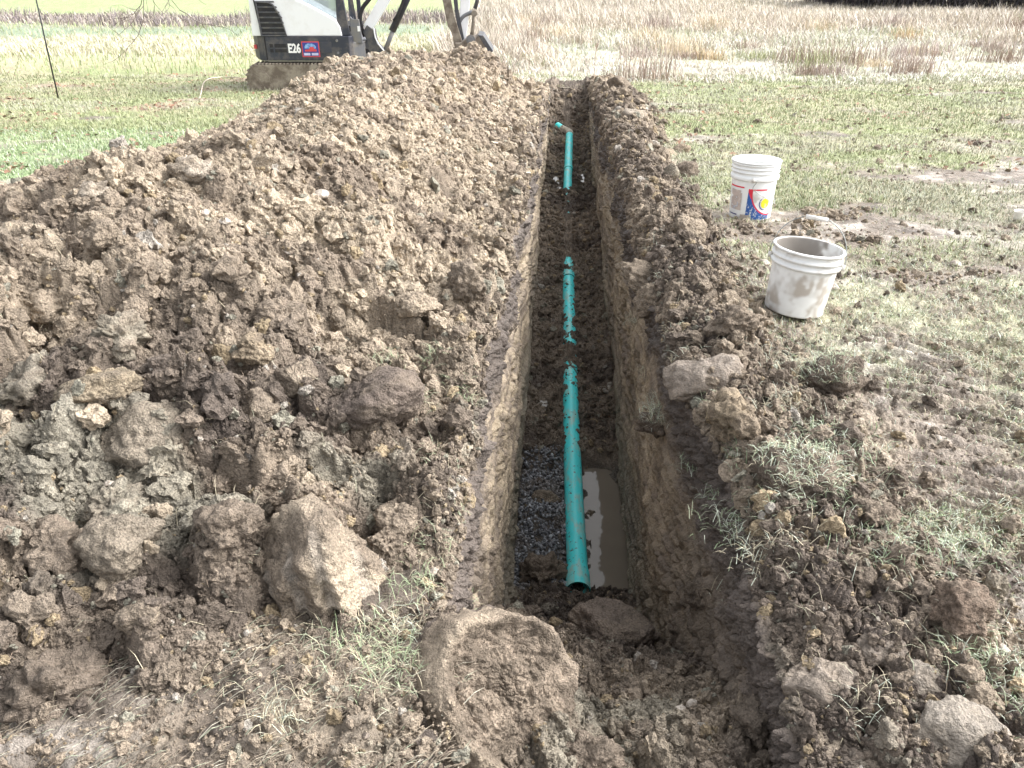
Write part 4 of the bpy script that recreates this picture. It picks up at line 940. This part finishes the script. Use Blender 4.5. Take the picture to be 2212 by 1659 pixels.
# ------------------------------------------------------------------ buckets
def lathe(name, prof_, mat, parent, n=96, colf=None, noise_r=0):
    P = np.array(prof_); a = np.linspace(0, 2 * np.pi, n, endpoint=False)
    X = P[:, 0][:, None] * np.cos(a)[None]; Y = P[:, 0][:, None] * np.sin(a)[None]; Z = P[:, 1][:, None] + 0 * X
    nr = len(P); i = np.arange(nr - 1)[:, None] * n; j = np.arange(n)[None]; F = np.stack([i + j, i + (j + 1) % n, i + n + (j + 1) % n, i + n + j], -1).reshape(-1, 4)
    V = np.stack([X, Y, Z], -1).reshape(-1, 3); col = colf(V) if colf is not None else None
    return mesh_from(name, V, F, col, mat, True, parent)
def dens(p, k=8):
    out = []
    for a, b in zip(p, p[1:]):
        m_ = max(1, int(k * math.hypot(b[0] - a[0], b[1] - a[1]) / .02))
        out += [(a[0] + (b[0] - a[0]) * i / m_, a[1] + (b[1] - a[1]) * i / m_) for i in range(m_)]
    return out + [p[-1]]
WP = m_attr_plastic('bucket_plastic', .42, .45)
GALV = m_plain('wire', (.35, .37, .36), .4, .8, dirt=(.2, .15, .1), dscale=30, damt=.6)
GRIP = m_plain('grip_plastic', (.72, .70, .66), .5, dirt=(.4, .34, .28), dscale=20, damt=.5)

def bucket(kind, loc, tilt, rz, label):
    root = empty('plastic_bucket', loc, label, 'bucket', 'white plastic buckets', 0)
    root.rotation_euler = tilt
    if kind == 0: h, rb, rt = .368, .130, .1435
    else: h, rb, rt = .290, .128, .1435
    q = lambda z: rb + (rt - rb) * z / h
    if kind == 0:
        ribs = [(.255, .010, .022), (.298, .008, .008), (.322, .008, .008), (.345, .008, .008)]
    else:
        ribs = [(.213, .010, .013), (.243, .010, .013)]
    out = [(0.001, .004), (rb - .008, .004), (rb - .006, 0), (rb - .001, .004)]
    for (z, d, t) in ribs: out += [(q(z) - .001, z), (q(z) + d, z + .001), (q(z) + d, z + t), (q(z) + (.003 if kind == 1 else .001), z + t + .002)]
    out += [(rt, h - .012), (rt + .0095, h - .010), (rt + .0105, h - .004), (rt + .008, h), (rt - .001, h)]
    inn = [(rt - .0035, h - .004)] + [(q(z) - .0035, z) for z in (.3 * h, .02)] + [(.001, .010)]
    def colf(V):
        a = np.arctan2(V[:, 1], V[:, 0]); z = V[:, 2]; rr = np.hypot(V[:, 0], V[:, 1]); inside = rr < q(z) - .002
        n = noise3(V * 11, 3) + .6 * noise3(V * 27, 4) + .4 * noise3(V * 70, 5)
        white = np.array([.80, .81, .80]) * np.ones((len(V), 1)); mud_ = np.array([.36, .31, .26]); gm = np.array([.45, .42, .38])
        if kind == 0:
            c = mix(white, gm, sstep(.55, 1.1, n) * .7); c = mix(c, mud_, sstep(.03, -.0, z + .02 * n) * .6)
            c = mix(c, np.array([.7, .7, .68]), inside * .5)
        else:
            n = n + .8 * noise3(V * 38, 6); c = mix(white, gm, .15 + sstep(-.8, .7, n) * .7); c = mix(c, mud_ * 1.1, sstep(.2, .8, n + .5 * noise3(V * 5, 8)) * .6); c = mix(c, white, sstep(.2, .7, noise3(V * 19 + 3, 9) + .5 * noise3(V * 60, 2)) * .7 * ~inside)
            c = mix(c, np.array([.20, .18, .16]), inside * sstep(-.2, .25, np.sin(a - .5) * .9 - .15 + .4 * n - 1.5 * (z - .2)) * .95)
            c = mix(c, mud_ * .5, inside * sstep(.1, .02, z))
        return c
    body = lathe('body', dens(out, 3) , WP, root, 160, colf); lathe('inner_wall', dens([(rt - .001, h)] + inn, 3), WP, root, 160, colf)
    hz = ribs[0][0] + .012; er = q(hz) + .012
    # ears of the bail
    for s in (-1, 1):
        bm = bmesh.new(); bm_tube(bm, [(s * (er - .006), 0, hz), (s * (er + .010), 0, hz)], .013, 16); e = from_bm('handle_ear', bm, GRIP, root, True); e.rotation_euler.z = rz
    # bail wire
    if kind == 0: ang = R(-62)
    else: ang = R(8)
    W = er + .004; Hh = .165 if kind == 0 else .185
    pts = []
    prof_b = [(-1.0, 0), (-1.02, .10), (-.98, .35), (-.86, .62), (-.66, .83), (-.42, .96), (-.30, 1.0), (.30, 1.0), (.42, .96), (.66, .83), (.86, .62), (.98, .35), (1.02, .10), (1.0, 0)]
    for a, b_ in prof_b:
        pts.append((a * W, math.sin(ang) * b_ * Hh if kind else -abs(math.sin(ang) * b_ * Hh) - .0, hz + (math.cos(ang) * b_ * Hh if kind else -b_ * Hh * .9)))
    if kind == 0:  # hanging down against the body
        pts = []
        for a, b_ in prof_b:
            x_ = a * W; ydown = b_ * Hh * .95; rad_ = q(hz - ydown) + .012
            yy_ = -math.sqrt(max(0, rad_ ** 2 - min(abs(x_), rad_) ** 2)) - .004; pts.append((x_, yy_ , hz - ydown))
        pts[0] = (-W, 0, hz); pts[-1] = (W, 0, hz); pts[1] = (-W, -.02, hz - .01); pts[-2] = (W, -.02, hz - .01)
    bm = bmesh.new(); bm_tube(bm, smooth_path(pts, 5), .0021, 8); hd = from_bm('bail_wire', bm, GALV, root, True); hd.rotation_euler.z = rz
    if kind == 1:
        g0, g1 = Vector(pts[6]), Vector(pts[7])
        bm = bmesh.new(); bm_tube(bm, [g0, g1], .0095, 14); g = from_bm('grip', bm, GRIP, hd, True)
    return root, q
PB, _ = hit(1617, 466); PB2, _ = hit(1712, 672)
PB[2] = float(gz(np.array([PB[0]]), np.array([PB[1] + .1]))[0]); PB2[2] = float(gz(np.array([PB2[0]]), np.array([PB2[1] + .08]))[0])
b1, q1 = bucket(0, (PB[0] + .002, PB[1] - .01, PB[2] + .0), (R(-3), R(0), 0), R(72), 'tall white bucket with a blue, red and yellow printed label, standing on worn grass')
b2, q2 = bucket(1, (PB2[0] + .005, PB2[1] + .01, PB2[2] + .012), (R(-3), R(5), 0), R(-22), 'shorter mud caked white bucket with its wire handle raised, standing nearer the trench')

def label_print():
    na, nz_ = 520, 300; z0, z1 = .012, .238; a0, a1 = -1.35, 1.35
    A = np.linspace(a0, a1, na)[None]; Zz = np.linspace(z0, z1, nz_)[:, None]
    facing = R(-90)          # label faces the viewer side
    yc_w = (A * .137) + 0 * Zz; zz = Zz + 0 * A
    # unrolled coordinates in the units of the photograph crop: w (px from axis), v down
    wv = yc_w / .137 * 480; vv = 1495 - (zz / .368) * 1240
    V = np.full(A.shape[1:] and wv.shape + (3,), 0.); col = np.tile(np.array([.80, .81, .82]), wv.shape + (1,)); m = np.zeros(wv.shape, bool)
    RED = np.array([.66, .03, .06]); BLUE = np.array([.025, .10, .34]); YEL = np.array([.85, .72, .03]); DB = np.array([.03, .035, .16])
    def put(mask, c):
        nonlocal m
        col[mask] = c; m |= mask
    wn = wv + 6 * fbm(wv * .02, vv * .02, 130, 3)
    lp = (wn > -560) & (wn < -230) & (vv > 845) & (vv < 1270); nn = fbm(wv * .012, vv * .012, 131, 4)
    put(lp & (nn > -.45), np.array([.50, .42, .38])); put(lp & (nn > .12), np.array([.58, .50, .45]))
    put((wv > -620) & (wv < -190) & (vv > 760) & (vv < 792), RED); put((wv > -620) & (wv < -320) & (vv > 1360) & (vv < 1385), DB)
    left = wv > -90 - (vv - 790) * .03
    e = ((wv - 430) / 455) ** 2 + ((vv - 870) / 485) ** 2; e2 = ((wv - 430) / 425) ** 2 + ((vv - 870) / 455) ** 2
    low = vv > 870
    blue = left & (vv > 860) & (vv < 1440) & (((wv < 430) & (e > 1) & (low | (wv < 0))) | ((wv >= 430) & (e > 1) & low)) & (wv < 480) & ((wv + 90) * 1.6 < (vv - 820) + 200 * (vv > 1000) * 1000)
    put(blue, BLUE)
    put(left & (vv > 790) & (vv < 1450) & (e <= 1) & (e2 > 1) & (wv < 520) & ((wv < 20) | low), RED)
    put(left & (vv > 790) & (vv < 1000) & (wv < 10 - (vv - 790) * .12) & (wv > -90 + (vv - 850) * .45), RED)
    put((wv > -90) & (wv < 330) & (vv > 790) & (vv < 822), RED)
    yd = np.hypot(wv - 320, vv - 1095); put(yd < 105, YEL); put((yd < 150) & (yd > 128) & (wv < 320) & (vv > 1000), DB)
    scuff = fbm(wv * .018, vv * .018, 132, 4) + .4 * fbm(wv * .06, vv * .06, 133, 2)
    m &= scuff < .42 + .25 * (vv < 1150); wear = sstep(.05, .4, scuff) * (vv > 1100); col = mix(col, np.array([.45, .52, .66]), wear * .6)
    mudm = (wn > -230) & (wn < 20) & (vv > 1345 + 30 * nn) ; put(mudm & (nn > -.2), np.array([.42, .36, .31])); 
    r_ = q1(zz) + .0008; ang = A + facing
    V[..., 0] = r_ * np.cos(ang); V[..., 1] = r_ * np.sin(ang); V[..., 2] = zz
    F = grid_faces(nz_, na, m[:-1, :-1])
    o = mesh_from('printed_label', V.reshape(-1, 3), F, col.reshape(-1, 3), WP, True, b1); o.rotation_euler.z = R(-16)
label_print()

# ------------------------------------------------------------------ excavator
def excavator():
    WHITE = m_plain('white_paint', (.80, .81, .83), .35, dirt=(.46, .42, .36), dscale=3, damt=.4, dlow=.5, dhigh=.8)
    NAVY = m_plain('dark_paint', (.030, .034, .050), .45, dirt=(.22, .19, .155), dscale=4, damt=.6, dlow=.46, dhigh=.7)
    BLACK = m_plain('black_rubber', (.012, .012, .015), .7, dirt=(.06, .055, .05), dscale=8, damt=.5)
    MUDDY = m_plain('mud_caked_metal', (.27, .235, .19), .85, dirt=(.12, .095, .075), dscale=7, damt=.9, dlow=.4, dhigh=.6, bump=.01)
    GREY_ = m_plain('grey_steel', (.17, .175, .19), .5, .3, dirt=(.28, .25, .2), dscale=7, damt=.7)
    GLASS, t, b = mat_base('cab_glass'); b.inputs['Base Color'].default_value = (.55, .62, .66, 1); b.inputs['Roughness'].default_value = .05; b.inputs['Transmission Weight'].default_value = .55
    BRIGHT = m_plain('clean_decal_white', (.85, .85, .85), .4); REDM = m_plain('decal_red', (.62, .07, .08), .4); BLUEM = m_plain('decal_blue', (.04, .05, .26), .4); LBLUE = m_plain('decal_light_blue', (.25, .45, .70), .4, dirt=(.05, .1, .4), dscale=40, damt=.9)
    yd = 15.0
    root = empty('mini_excavator', (-3.46, yd, float(prof(yd)) - .03), 'white and dark compact excavator behind the heap with its arm reaching over the soil', 'excavator')
    def prism(name, pts, y0, y1, mat, parent=root, bevel=0, smooth=False):
        bm = bmesh.new(); bm_prism(bm, pts, y0, y1); return from_bm(name, bm, mat, parent, smooth, bevel)
    def box(name, x0, x1, y0, y1, z0, z1, mat, parent=root, bevel=0):
        bm = bmesh.new(); bm_box(bm, x0, x1, y0, y1, z0, z1); return from_bm(name, bm, mat, parent, False, bevel)
    # undercarriage
    for y0, y1 in ((-.80, -.50), (.50, .80)):
        bm = bmesh.new(); pts = []
        for k in range(60):
            a = k / 60 * 2 * math.pi; cx = .72 if math.cos(a) > 0 else -.74
            pts.append((cx + math.cos(a) * .235, .245 + math.sin(a) * .235))
        bm_prism(bm, pts, y0, y1); tr = from_bm('track', bm, MUDDY, root)
        bm = bmesh.new()
        for k in range(26):
            x = -.74 + k * 1.46 / 25
            bm_box(bm, x - .014, x + .014, y0 + .005, y1 - .005, .475, .505); bm_box(bm, x - .014, x + .014, y0 + .005, y1 - .005, -.015, .012)
        for s, cx in ((-1, -.74), (1, .72)):
            for k in range(1, 10):
                a = math.pi / 2 + (k / 10) * math.pi * (1 if s < 0 else -1); c_, s_ = math.cos(a), math.sin(a)
                p = [(cx + c_ * .23 - s_ * .012, .245 + s_ * .23 + c_ * .012), (cx + c_ * .265 - s_ * .012, .245 + s_ * .265 + c_ * .012), (cx + c_ * .265 + s_ * .012, .245 + s_ * .265 - c_ * .012), (cx + c_ * .23 + s_ * .012, .245 + s_ * .23 - c_ * .012)]
                bm_prism(bm, p, y0 + .005, y1 - .005)
        from_bm('track_lugs', bm, MUDDY, tr)
        for x, rr in ((-.74, .15), (.72, .15), (-.35, .08), (0, .08), (.35, .08)):
            bm = bmesh.new(); bm_cyl_y(bm, x, .245 if rr > .1 else .12, y0 - .012, y0 + .02, rr, 20); from_bm('track_roller', bm, MUDDY, tr)
    box('undercarriage_frame', -.45, .45, -.5, .5, .2, .48, BLACK, bevel=.02)
    # skirt / counterweight with rounded rear corner: plan outline extruded in z
    def plan(name, outline, z0, z1, mat, bevel=0, parent=root):
        bm = bmesh.new(); a = [bm.verts.new((x, y, z0)) for x, y in outline]; b_ = [bm.verts.new((x, y, z1)) for x, y in outline]
        bm.faces.new(a[::-1]); bm.faces.new(b_); n = len(outline)
        for i in range(n): bm.faces.new([a[i], a[(i + 1) % n], b_[(i + 1) % n], b_[i]])
        return from_bm(name, bm, mat, parent, False, bevel)
    rear = [(-.60, -.75), (-.74, -.66), (-.88, -.4), (-.93, 0), (-.88, .4), (-.74, .66), (-.60, .75)]
    sk = plan('side_skirt', rear[::-1] + [(.80, -.75)][:0] + [(-.6, -.75), (.80, -.75), (.86, -.70), (.86, .70), (.80, .75)], .545, .91, NAVY, .012) if False else plan('side_skirt', [(-.595, -.75), (.78, -.75), (.84, -.69), (.84, .69), (.78, .75), (-.595, .75)], .545, .915, NAVY, .012)
    cw = plan('counterweight', rear + [(-.603, .75), (-.603, -.75)][:0], .545, .915, NAVY, .012)
    box('reflector', -.848, -.80, -.56, -.50, .70, .76, REDM, cw)
    plan('bottom_lip', [(-.86, -.40), (-.72, -.64), (-.58, -.735), (.78, -.735), (.78, .70), (-.6, .70)], .525, .548, m_plain('dusty_edge', (.30, .29, .24), .8))
    # hood
    hood = prism('engine_hood', [(-.80, .918), (.675, .918), (.655, 1.05), (.60, 1.15), (.20, 1.36), (-.04, 1.47), (-.12, 1.80), (-.30, 1.86), (-.76, 1.80)], -.735, -.06, WHITE, bevel=.015)
    prism('rear_cover', [(-.84, .918), (-.60, .918), (-.60, 1.75), (-.80, 1.70)], -.05, .70, WHITE, bevel=.02)
    # vent grille
    g = prism('vent_grille', [(-.700, 1.47), (-.645, .925), (-.225, .925), (-.285, 1.21), (-.39, 1.39), (-.45, 1.415), (-.66, 1.425)], -.747, -.737, BLACK)
    for k in range(7):
        z = .955 + k * .077; xr_ = -.245 if z < 1.15 else -.245 - (z - 1.15) * .42
        xl_ = -.665 - (z - .92) * .06 + .02
        bm = bmesh.new(); bm_prism(bm, [(xl_, z), (xr_, z), (xr_ - .012, z + .022), (xl_, z + .022)], -.757, -.748); from_bm('grille_slat', bm, GREY_D, g)
    bm = bmesh.new(); path = [(-.640, -.752, .925), (-.228, -.752, .93), (-.29, -.752, 1.21), (-.39, -.752, 1.385), (-.46, -.752, 1.415), (-.66, -.752, 1.425), (-.640, -.752, .925)]
    bm_tube(bm, path, .014, 6); from_bm('grille_frame', bm, GREY_D, g)
    # skirt details
    bm = bmesh.new(); bm_box(bm, -.607, -.598, -.753, -.748, .55, .91); from_bm('panel_seam', bm, BLACK, sk)
    for (x0, x1, z0, z1) in ((-.53, -.475, .745, .80), (-.45, -.255, .745, .80), (-.53, -.475, .67, .72), (-.45, -.255, .67, .72)):
        box('air_slot', x0, x1, -.754, -.749, z0, z1, BLACK, sk)
    box('access_panel', .31, .49, -.756, -.749, .66, .83, m_plain('dark_panel', (.04, .043, .06), .5, dirt=(.1, .09, .08), dscale=6), sk, .004)
    for z in (.66, .85):
        bm = bmesh.new(); bm_cyl_y(bm, .585, z, -.768, -.749, .020, 12); from_bm('bolt', bm, GREY_, sk)
    # E26
    cu = bpy.data.curves.new('model_number', 'FONT'); cu.body = 'E26'; cu.size = .19; cu.offset = .007; cu.space_character = 1.0; cu.extrude = .001
    to = bpy.data.objects.new('tmp_text', cu); C.objects.link(to); bpy.context.view_layer.update()
    me = bpy.data.meshes.new_from_object(to.evaluated_get(bpy.context.evaluated_depsgraph_get())); bpy.data.objects.remove(to); me.materials.clear(); me.materials.append(BRIGHT)
    tx = bpy.data.objects.new('model_number', me); C.objects.link(tx); tx.parent = sk; tx.rotation_euler = (R(90), 0, 0); tx.scale = (.74, 1.0, 1); tx.location = (-.235, -.754, .668)
    # sticker
    st = box('company_sticker', -.006, .285, -.7525, -.7495, .598, .838, REDM, sk, .0)
    box('sticker_field', .010, .269, -.7555, -.753, .614, .822, BLUEM, st)
    arch = [(.045, .73), (.045, .76), (.065, .79), (.10, .806), (.17, .806), (.205, .79), (.23, .76), (.23, .73)]
    prism('sticker_arch', arch, -.7585, -.756, LBLUE, st)
    prism('sticker_truck', [(.045, .685), (.235, .685), (.235, .715), (.205, .72), (.19, .755), (.13, .755), (.115, .72), (.045, .71)], -.7615, -.759, REDM, st)
    for x0, x1 in ((.022, .125), (.150, .258)): box('sticker_text_bar', x0, x1, -.7585, -.756,   .624, .662, m_plain('decal_pale', (.55, .55, .75), .5), st)
    # cab
    cab = box('cab_roof', -.35, .78, -.10, .74, 2.28, 2.38, NAVY, bevel=.03)
    for x, y, nm in ((.74, -.08, 'cab_post'), (.74, .72, 'cab_post'), (-.32, -.08, 'cab_post'), (-.32, .72, 'cab_post')):
        box(nm, x - .035, x + .035, y - .03, y + .03, .92, 2.29, NAVY, bevel=.01)
    pr2 = prism('front_post', [(.665, .918), (.80, .918), (.735, 1.5), (.70, 2.28), (.60, 2.28), (.62, 1.5), (.605, 1.16)], -.70, -.62, NAVY, bevel=.008)
    prism('side_window', [(-.02, 1.48), (.20, 1.375), (.60, 1.165), (.62, 1.5), (.60, 2.26), (-.10, 2.26)], -.668, -.660, GLASS)
    box('cab_floor', -.35, .80, -.05, .74, .92, 1.0, BLACK)
    box('seat', -.25, .25, .1, .55, 1.0, 1.35, BLACK, bevel=.05); box('seat_back', -.32, -.18, .1, .55, 1.3, 1.9, BLACK, bevel=.05)
    prism('front_guard', [(.80, .80), (.99, .80), (.955, 1.16), (.86, 1.16), (.82, 1.2)], -.66, -.60, GREY_, bevel=.006)
    prism('control_lever', [(.88, 1.16), (.915, 1.16), (.87, 1.6), (.80, 1.62)], -.64, -.62, NAVY)
    box('warning_decal', .925, .965, -.667, -.661, .98, 1.06, BRIGHT)
    plan('front_deck', [(.80, -.70), (1.0, -.60), (1.05, -.2), (1.05, .2), (1.0, .6), (.8, .7)], .56, .82, GREY_, .01)
    # swing casting and boom, x-z outlines
    sw = prism('swing_casting', [(.98, .50), (1.22, .48), (1.38, .56), (1.30, .68), (1.20, .78), (1.17, .98), (1.06, 1.06), (.98, .95), (1.04, .82), (.96, .70)], -.52, -.30, GREY_D, bevel=.01)
    bm = bmesh.new(); bm_cyl_y(bm, 1.0, .62, -.535, -.521, .085, 20); from_bm('pivot_bore', bm, BLACK, sw)
    bm = bmesh.new(); bm_tube(bm, smooth_path([(1.17, -.53, 1.02), (1.19, -.535, .86), (1.27, -.54, .72), (1.36, -.535, .62)], 5), .010, 8); from_bm('casting_edge', bm, WHITE, sw)
    boom = prism('boom', [(1.00, 1.06), (1.12, .98), (1.20, 1.06), (1.56, 1.55), (2.00, 2.12), (2.65, 2.42), (2.75, 2.50), (2.66, 2.58), (1.92, 2.36), (1.74, 2.20), (1.36, 1.56)], -.50, -.36, WHITE, bevel=.012)
    def tube(name, pts, r, mat, parent=root, n=12):
        bm = bmesh.new(); bm_tube(bm, pts, r, n); return from_bm(name, bm, mat, parent, True)
    hose = tube('hydraulic_hose', smooth_path([(1.00, -.44, .88), (.955, -.46, 1.02), (.95, -.46, 1.18), (1.01, -.46, 1.32), (1.14, -.46, 1.46), (1.34, -.46, 1.72)], 6), .034, BLACK, boom)
    cyl = tube('boom_cylinder', [(1.30, -.42, .62), (1.50, -.42, 1.02)], .038, GREY_, sw); tube('cylinder_barrel', [(1.46, -.42, .96), (2.05, -.42, 2.0)], .058, NAVY, cyl)
    tube('barrel_hose', smooth_path([(1.50, -.47, 1.12), (1.60, -.48, 1.25), (1.72, -.47, 1.52), (1.80, -.46, 1.7)], 5), .022, BLACK, cyl)
    arm = prism('arm', [(2.62, 2.62), (2.80, 2.58), (2.86, 2.2), (2.78, 1.5), (2.73, 1.08), (2.68, .80), (2.60, .80), (2.585, 1.08), (2.62, 1.5), (2.60, 2.2)], -.47, -.37, WHITE, bevel=.01)
    ac = tube('arm_cylinder', [(2.10, -.43, 2.52), (2.60, -.43, 2.72)], .05, NAVY, boom)
    bl = prism('blade_link', [(2.27, 1.75), (2.42, 1.75), (2.50, 1.25), (2.66, .72), (2.58, .66), (2.50, .74), (2.46, .95), (2.40, 1.05)], -.56, -.52, MUDDY, arm, bevel=.008)
    prism('inner_link', [(2.47, 1.75), (2.55, 1.75), (2.58, 1.3), (2.66, .85), (2.60, .80), (2.53, 1.2)], -.51, -.48, GREY_D, arm)
    bc = tube('bucket_cylinder', [(2.93, -.42, 2.1), (2.89, -.42, 1.42), (2.85, -.42, 1.30)], .032, NAVY, arm); 
    tube('rocker_link', smooth_path([(2.56, -.45, 1.04), (2.64, -.45, 1.17), (2.76, -.45, 1.235), (2.84, -.45, 1.24)], 5), .036, GREY_, arm)
    tube('drop_link', [(2.84, -.45, 1.24), (2.82, -.45, 1.06), (2.78, -.45, .86)], .032, MUDDY, arm)
    bm = bmesh.new(); bm_cyl_y(bm, 2.84, 1.235, -.52, -.40, .05, 14); from_bm('pin', bm, MUDDY, arm)
    bk = prism('bucket', [(2.52, .80), (2.50, .66), (2.56, .58), (2.72, .50), (3.02, .62), (3.08, .70), (2.99, .90), (2.92, .92), (2.86, .88), (2.70, .86), (2.60, .80)], -.70, -.15, MUDDY, arm, bevel=.012)
    bm = bmesh.new(); bm_cyl_y(bm, 2.78, .86, -.74, -.72, .045, 16); bm_cyl_y(bm, 2.78, .86, -.72, -.70, .075, 16); from_bm('bucket_pin', bm, GREY_, bk)
    prism('cutting_edge', [(2.90, .93), (2.99, .92), (3.15, .68), (3.08, .64), (3.00, .78)], -.71, -.14, GREY_D, bk, bevel=.006)
GREY_D = m_plain('charcoal_metal', (.055, .058, .068), .5, dirt=(.17, .155, .13), dscale=9, damt=.7)
excavator()

# ------------------------------------------------------------------ thin things
def thin_rod():
    P, t = hit(125, 213); bm = bmesh.new(); bm_tube(bm, [(0, 0, -.2), (.04, 0, .7), (.10, 0, 1.9)], [.012, .011, .009], 8)
    o = from_bm('marker_rod', bm, m_plain('black_rod', (.012, .012, .014), .5), None, True); o.location = P
    tag(o, 'thin black rod standing nearly upright in the lawn at the upper left', 'rod')
thin_rod()

def roots():
    specs = [(((1063, 312), (1085, 325), (1110, 342), (1128, 356)), .05, 'pale thin root lying on the heap near the left trench lip'),
             (((1125, 372), (1145, 378), (1165, 372), (1178, 380)), .02, 'pale root poking out over the left trench lip'),
             (((432, 215), (445, 180), (480, 170), (520, 172)), .05, 'curled pale grass stalk left of the excavator track')]
    for i, (pp, up, lab) in enumerate(specs):
        pts = [hit(u, v) for u, v in pp]; t0 = pts[0][1]
        d0 = [Vector(p) + Vector((0, 0, up * (.4 + .6 * math.sin(k * 1.3) ** 2))) for k, (p, t) in enumerate(pts)]
        base = d0[0].copy(); bm = bmesh.new(); bm_tube(bm, smooth_path([d - base for d in d0], 5), .0018 * t0 ** .7, 6)
        o = from_bm('root', bm, m_plain('root_bark', (.55, .47, .38), .8), None, True); o.location = base; tag(o, lab, 'root' if i < 2 else 'stalk')
roots()

def bare_tree():
    r = np.random.default_rng(31); bark = m_plain('bark', (.13, .105, .085), .9, dscale=12)
    bx, by = -14.5, 15.5; bz = float(prof(by)); root = empty('bare_tree', (bx, by, bz), 'bare grey tree whose drooping twigs hang into the top left of the picture', 'tree')
    bm = bmesh.new(); bm_tube(bm, smooth_path([(0, 0, -.2), (.1, 0, 1.5), (0, .1, 3.2), (.3, 0, 5.5)], 5), [.24 - .01 * k for k in range(16)], 14); from_bm('trunk', bm, bark, root, True)
    bm = bmesh.new(); limb = smooth_path([(.05, .05, 2.8), (2.0, -.6, 4.2), (5.0, -1.6, 4.4), (7.5, -2.0, 3.4), (9.1, -2.3, 2.25)], 6)
    bm_tube(bm, limb, [.12 * (1 - .85 * k / len(limb)) + .006 for k in range(len(limb))], 9)
    def twig(p, d, L_, rad, lev):
        pts = [p]; q = p.copy(); dd = d.copy()
        for k in range(5):
            dd = (dd + Vector(r.normal(size=3) * .22) + Vector((0, 0, -.02))).normalized(); q = q + dd * L_ / 5; pts.append(q.copy())
            if lev > 0 and k >= 1:
                nd = (dd + Vector(r.normal(size=3) * .8)).normalized(); twig(q, nd, L_ * .6, rad * .6, lev - 1)
        bm_tube(bm, pts, [rad * (1 - .7 * k / 5) for k in range(6)], 5)
    for k, c_ in ((12, 1), (15, 2), (18, 2), (20, 2), (22, 3), (24, 3)):
        k = min(k, len(limb) - 1)
        for _ in range(2): twig(limb[k], Vector((.75 + .3 * r.normal(), .3 * r.normal(), -.45 + .25 * r.normal())), 1.0, .012, c_ - 1)
    from_bm('limb', bm, bark, root, True)
bare_tree()

def hedge():
    """dark bare thicket far behind the dry grass at the upper right"""
    r = np.random.default_rng(33); N = 60000
    x = 17 + 40 * r.random(N); y = 47.5 + 5 * r.random(N) - .22 * (x - 17); base = prof(y)
    h = 2.9 + .9 * fbm(x * .5, y * .5, 140, 3); z = base + r.random(N) * h
    col = vcol(r, N, [(.07, .065, .075), (.12, .105, .11), (.05, .05, .045), (.17, .15, .14)], [.4, .3, .2, .1])
    blades('thicket', np.stack([x, y, z], 1), r.random(N) * 6.28, r.uniform(.1, 1.4, N), r.uniform(.5, 1.2, N), .05, col, 'dark bare thicket beyond the dry grass at the upper right', 'thicket')
hedge()

def weeds():
    """dry seed stalks one can tell apart against the pale field"""
    r = np.random.default_rng(34)
    for i, (u, v, h, lab) in enumerate([(2190, 95, .75, 'tall dry weed stalk at the right edge of the far field'), (1850, 158, .6, 'thin dark weed stalk standing in the pale field, leftmost of three'), (2002, 160, .5, 'thin dark weed stalk in the pale field, middle of three'),
                                      (2085, 140, .5, 'thin dark weed stalk in the pale field, right of three'), (1285, 130, .45, 'reddish weed stalk just past the heap crest')]):
        P, t = hit(u, v); bm = bmesh.new()
        for k in range(4):
            a = r.random() * 6.28; d = Vector((math.cos(a) * .2, math.sin(a) * .2, 1)) * h * r.uniform(.6, 1)
            bm_tube(bm, smooth_path([(0, 0, -.03), d * .5 + Vector((0, 0, .02)), d], 3), .005, 4)
            for q in range(5): 
                s = d * r.uniform(.6, 1); bm_tube(bm, [s, s + Vector(r.normal(size=3) * .03) + Vector((0, 0, .03))], .005, 4)
        o = from_bm('weed_stalk', bm, m_plain('dry_weed', (.33, .25, .2), .8), None); o.location = P; tag(o, lab, 'weed', 'dry weeds in the far field')
weeds()

def cap():
    P, t = hit(2197, 478); m = m_plain('pale_plastic', (.72, .70, .66), .5, dirt=(.35, .3, .25), dscale=20, damt=.5)
    o = lathe('plastic_cup', [(.001, .004), (.022, .004), (.023, 0), (.026, .03), (.030, .066), (.032, .070), (.028, .068), (.024, .03), (.020, .008), (.001, .008)], m, None, 28)
    o.location = P; o.rotation_euler = (R(4), R(-6), 0); tag(o, 'small pale plastic cup standing on the worn grass at the right edge', 'cup')
cap()
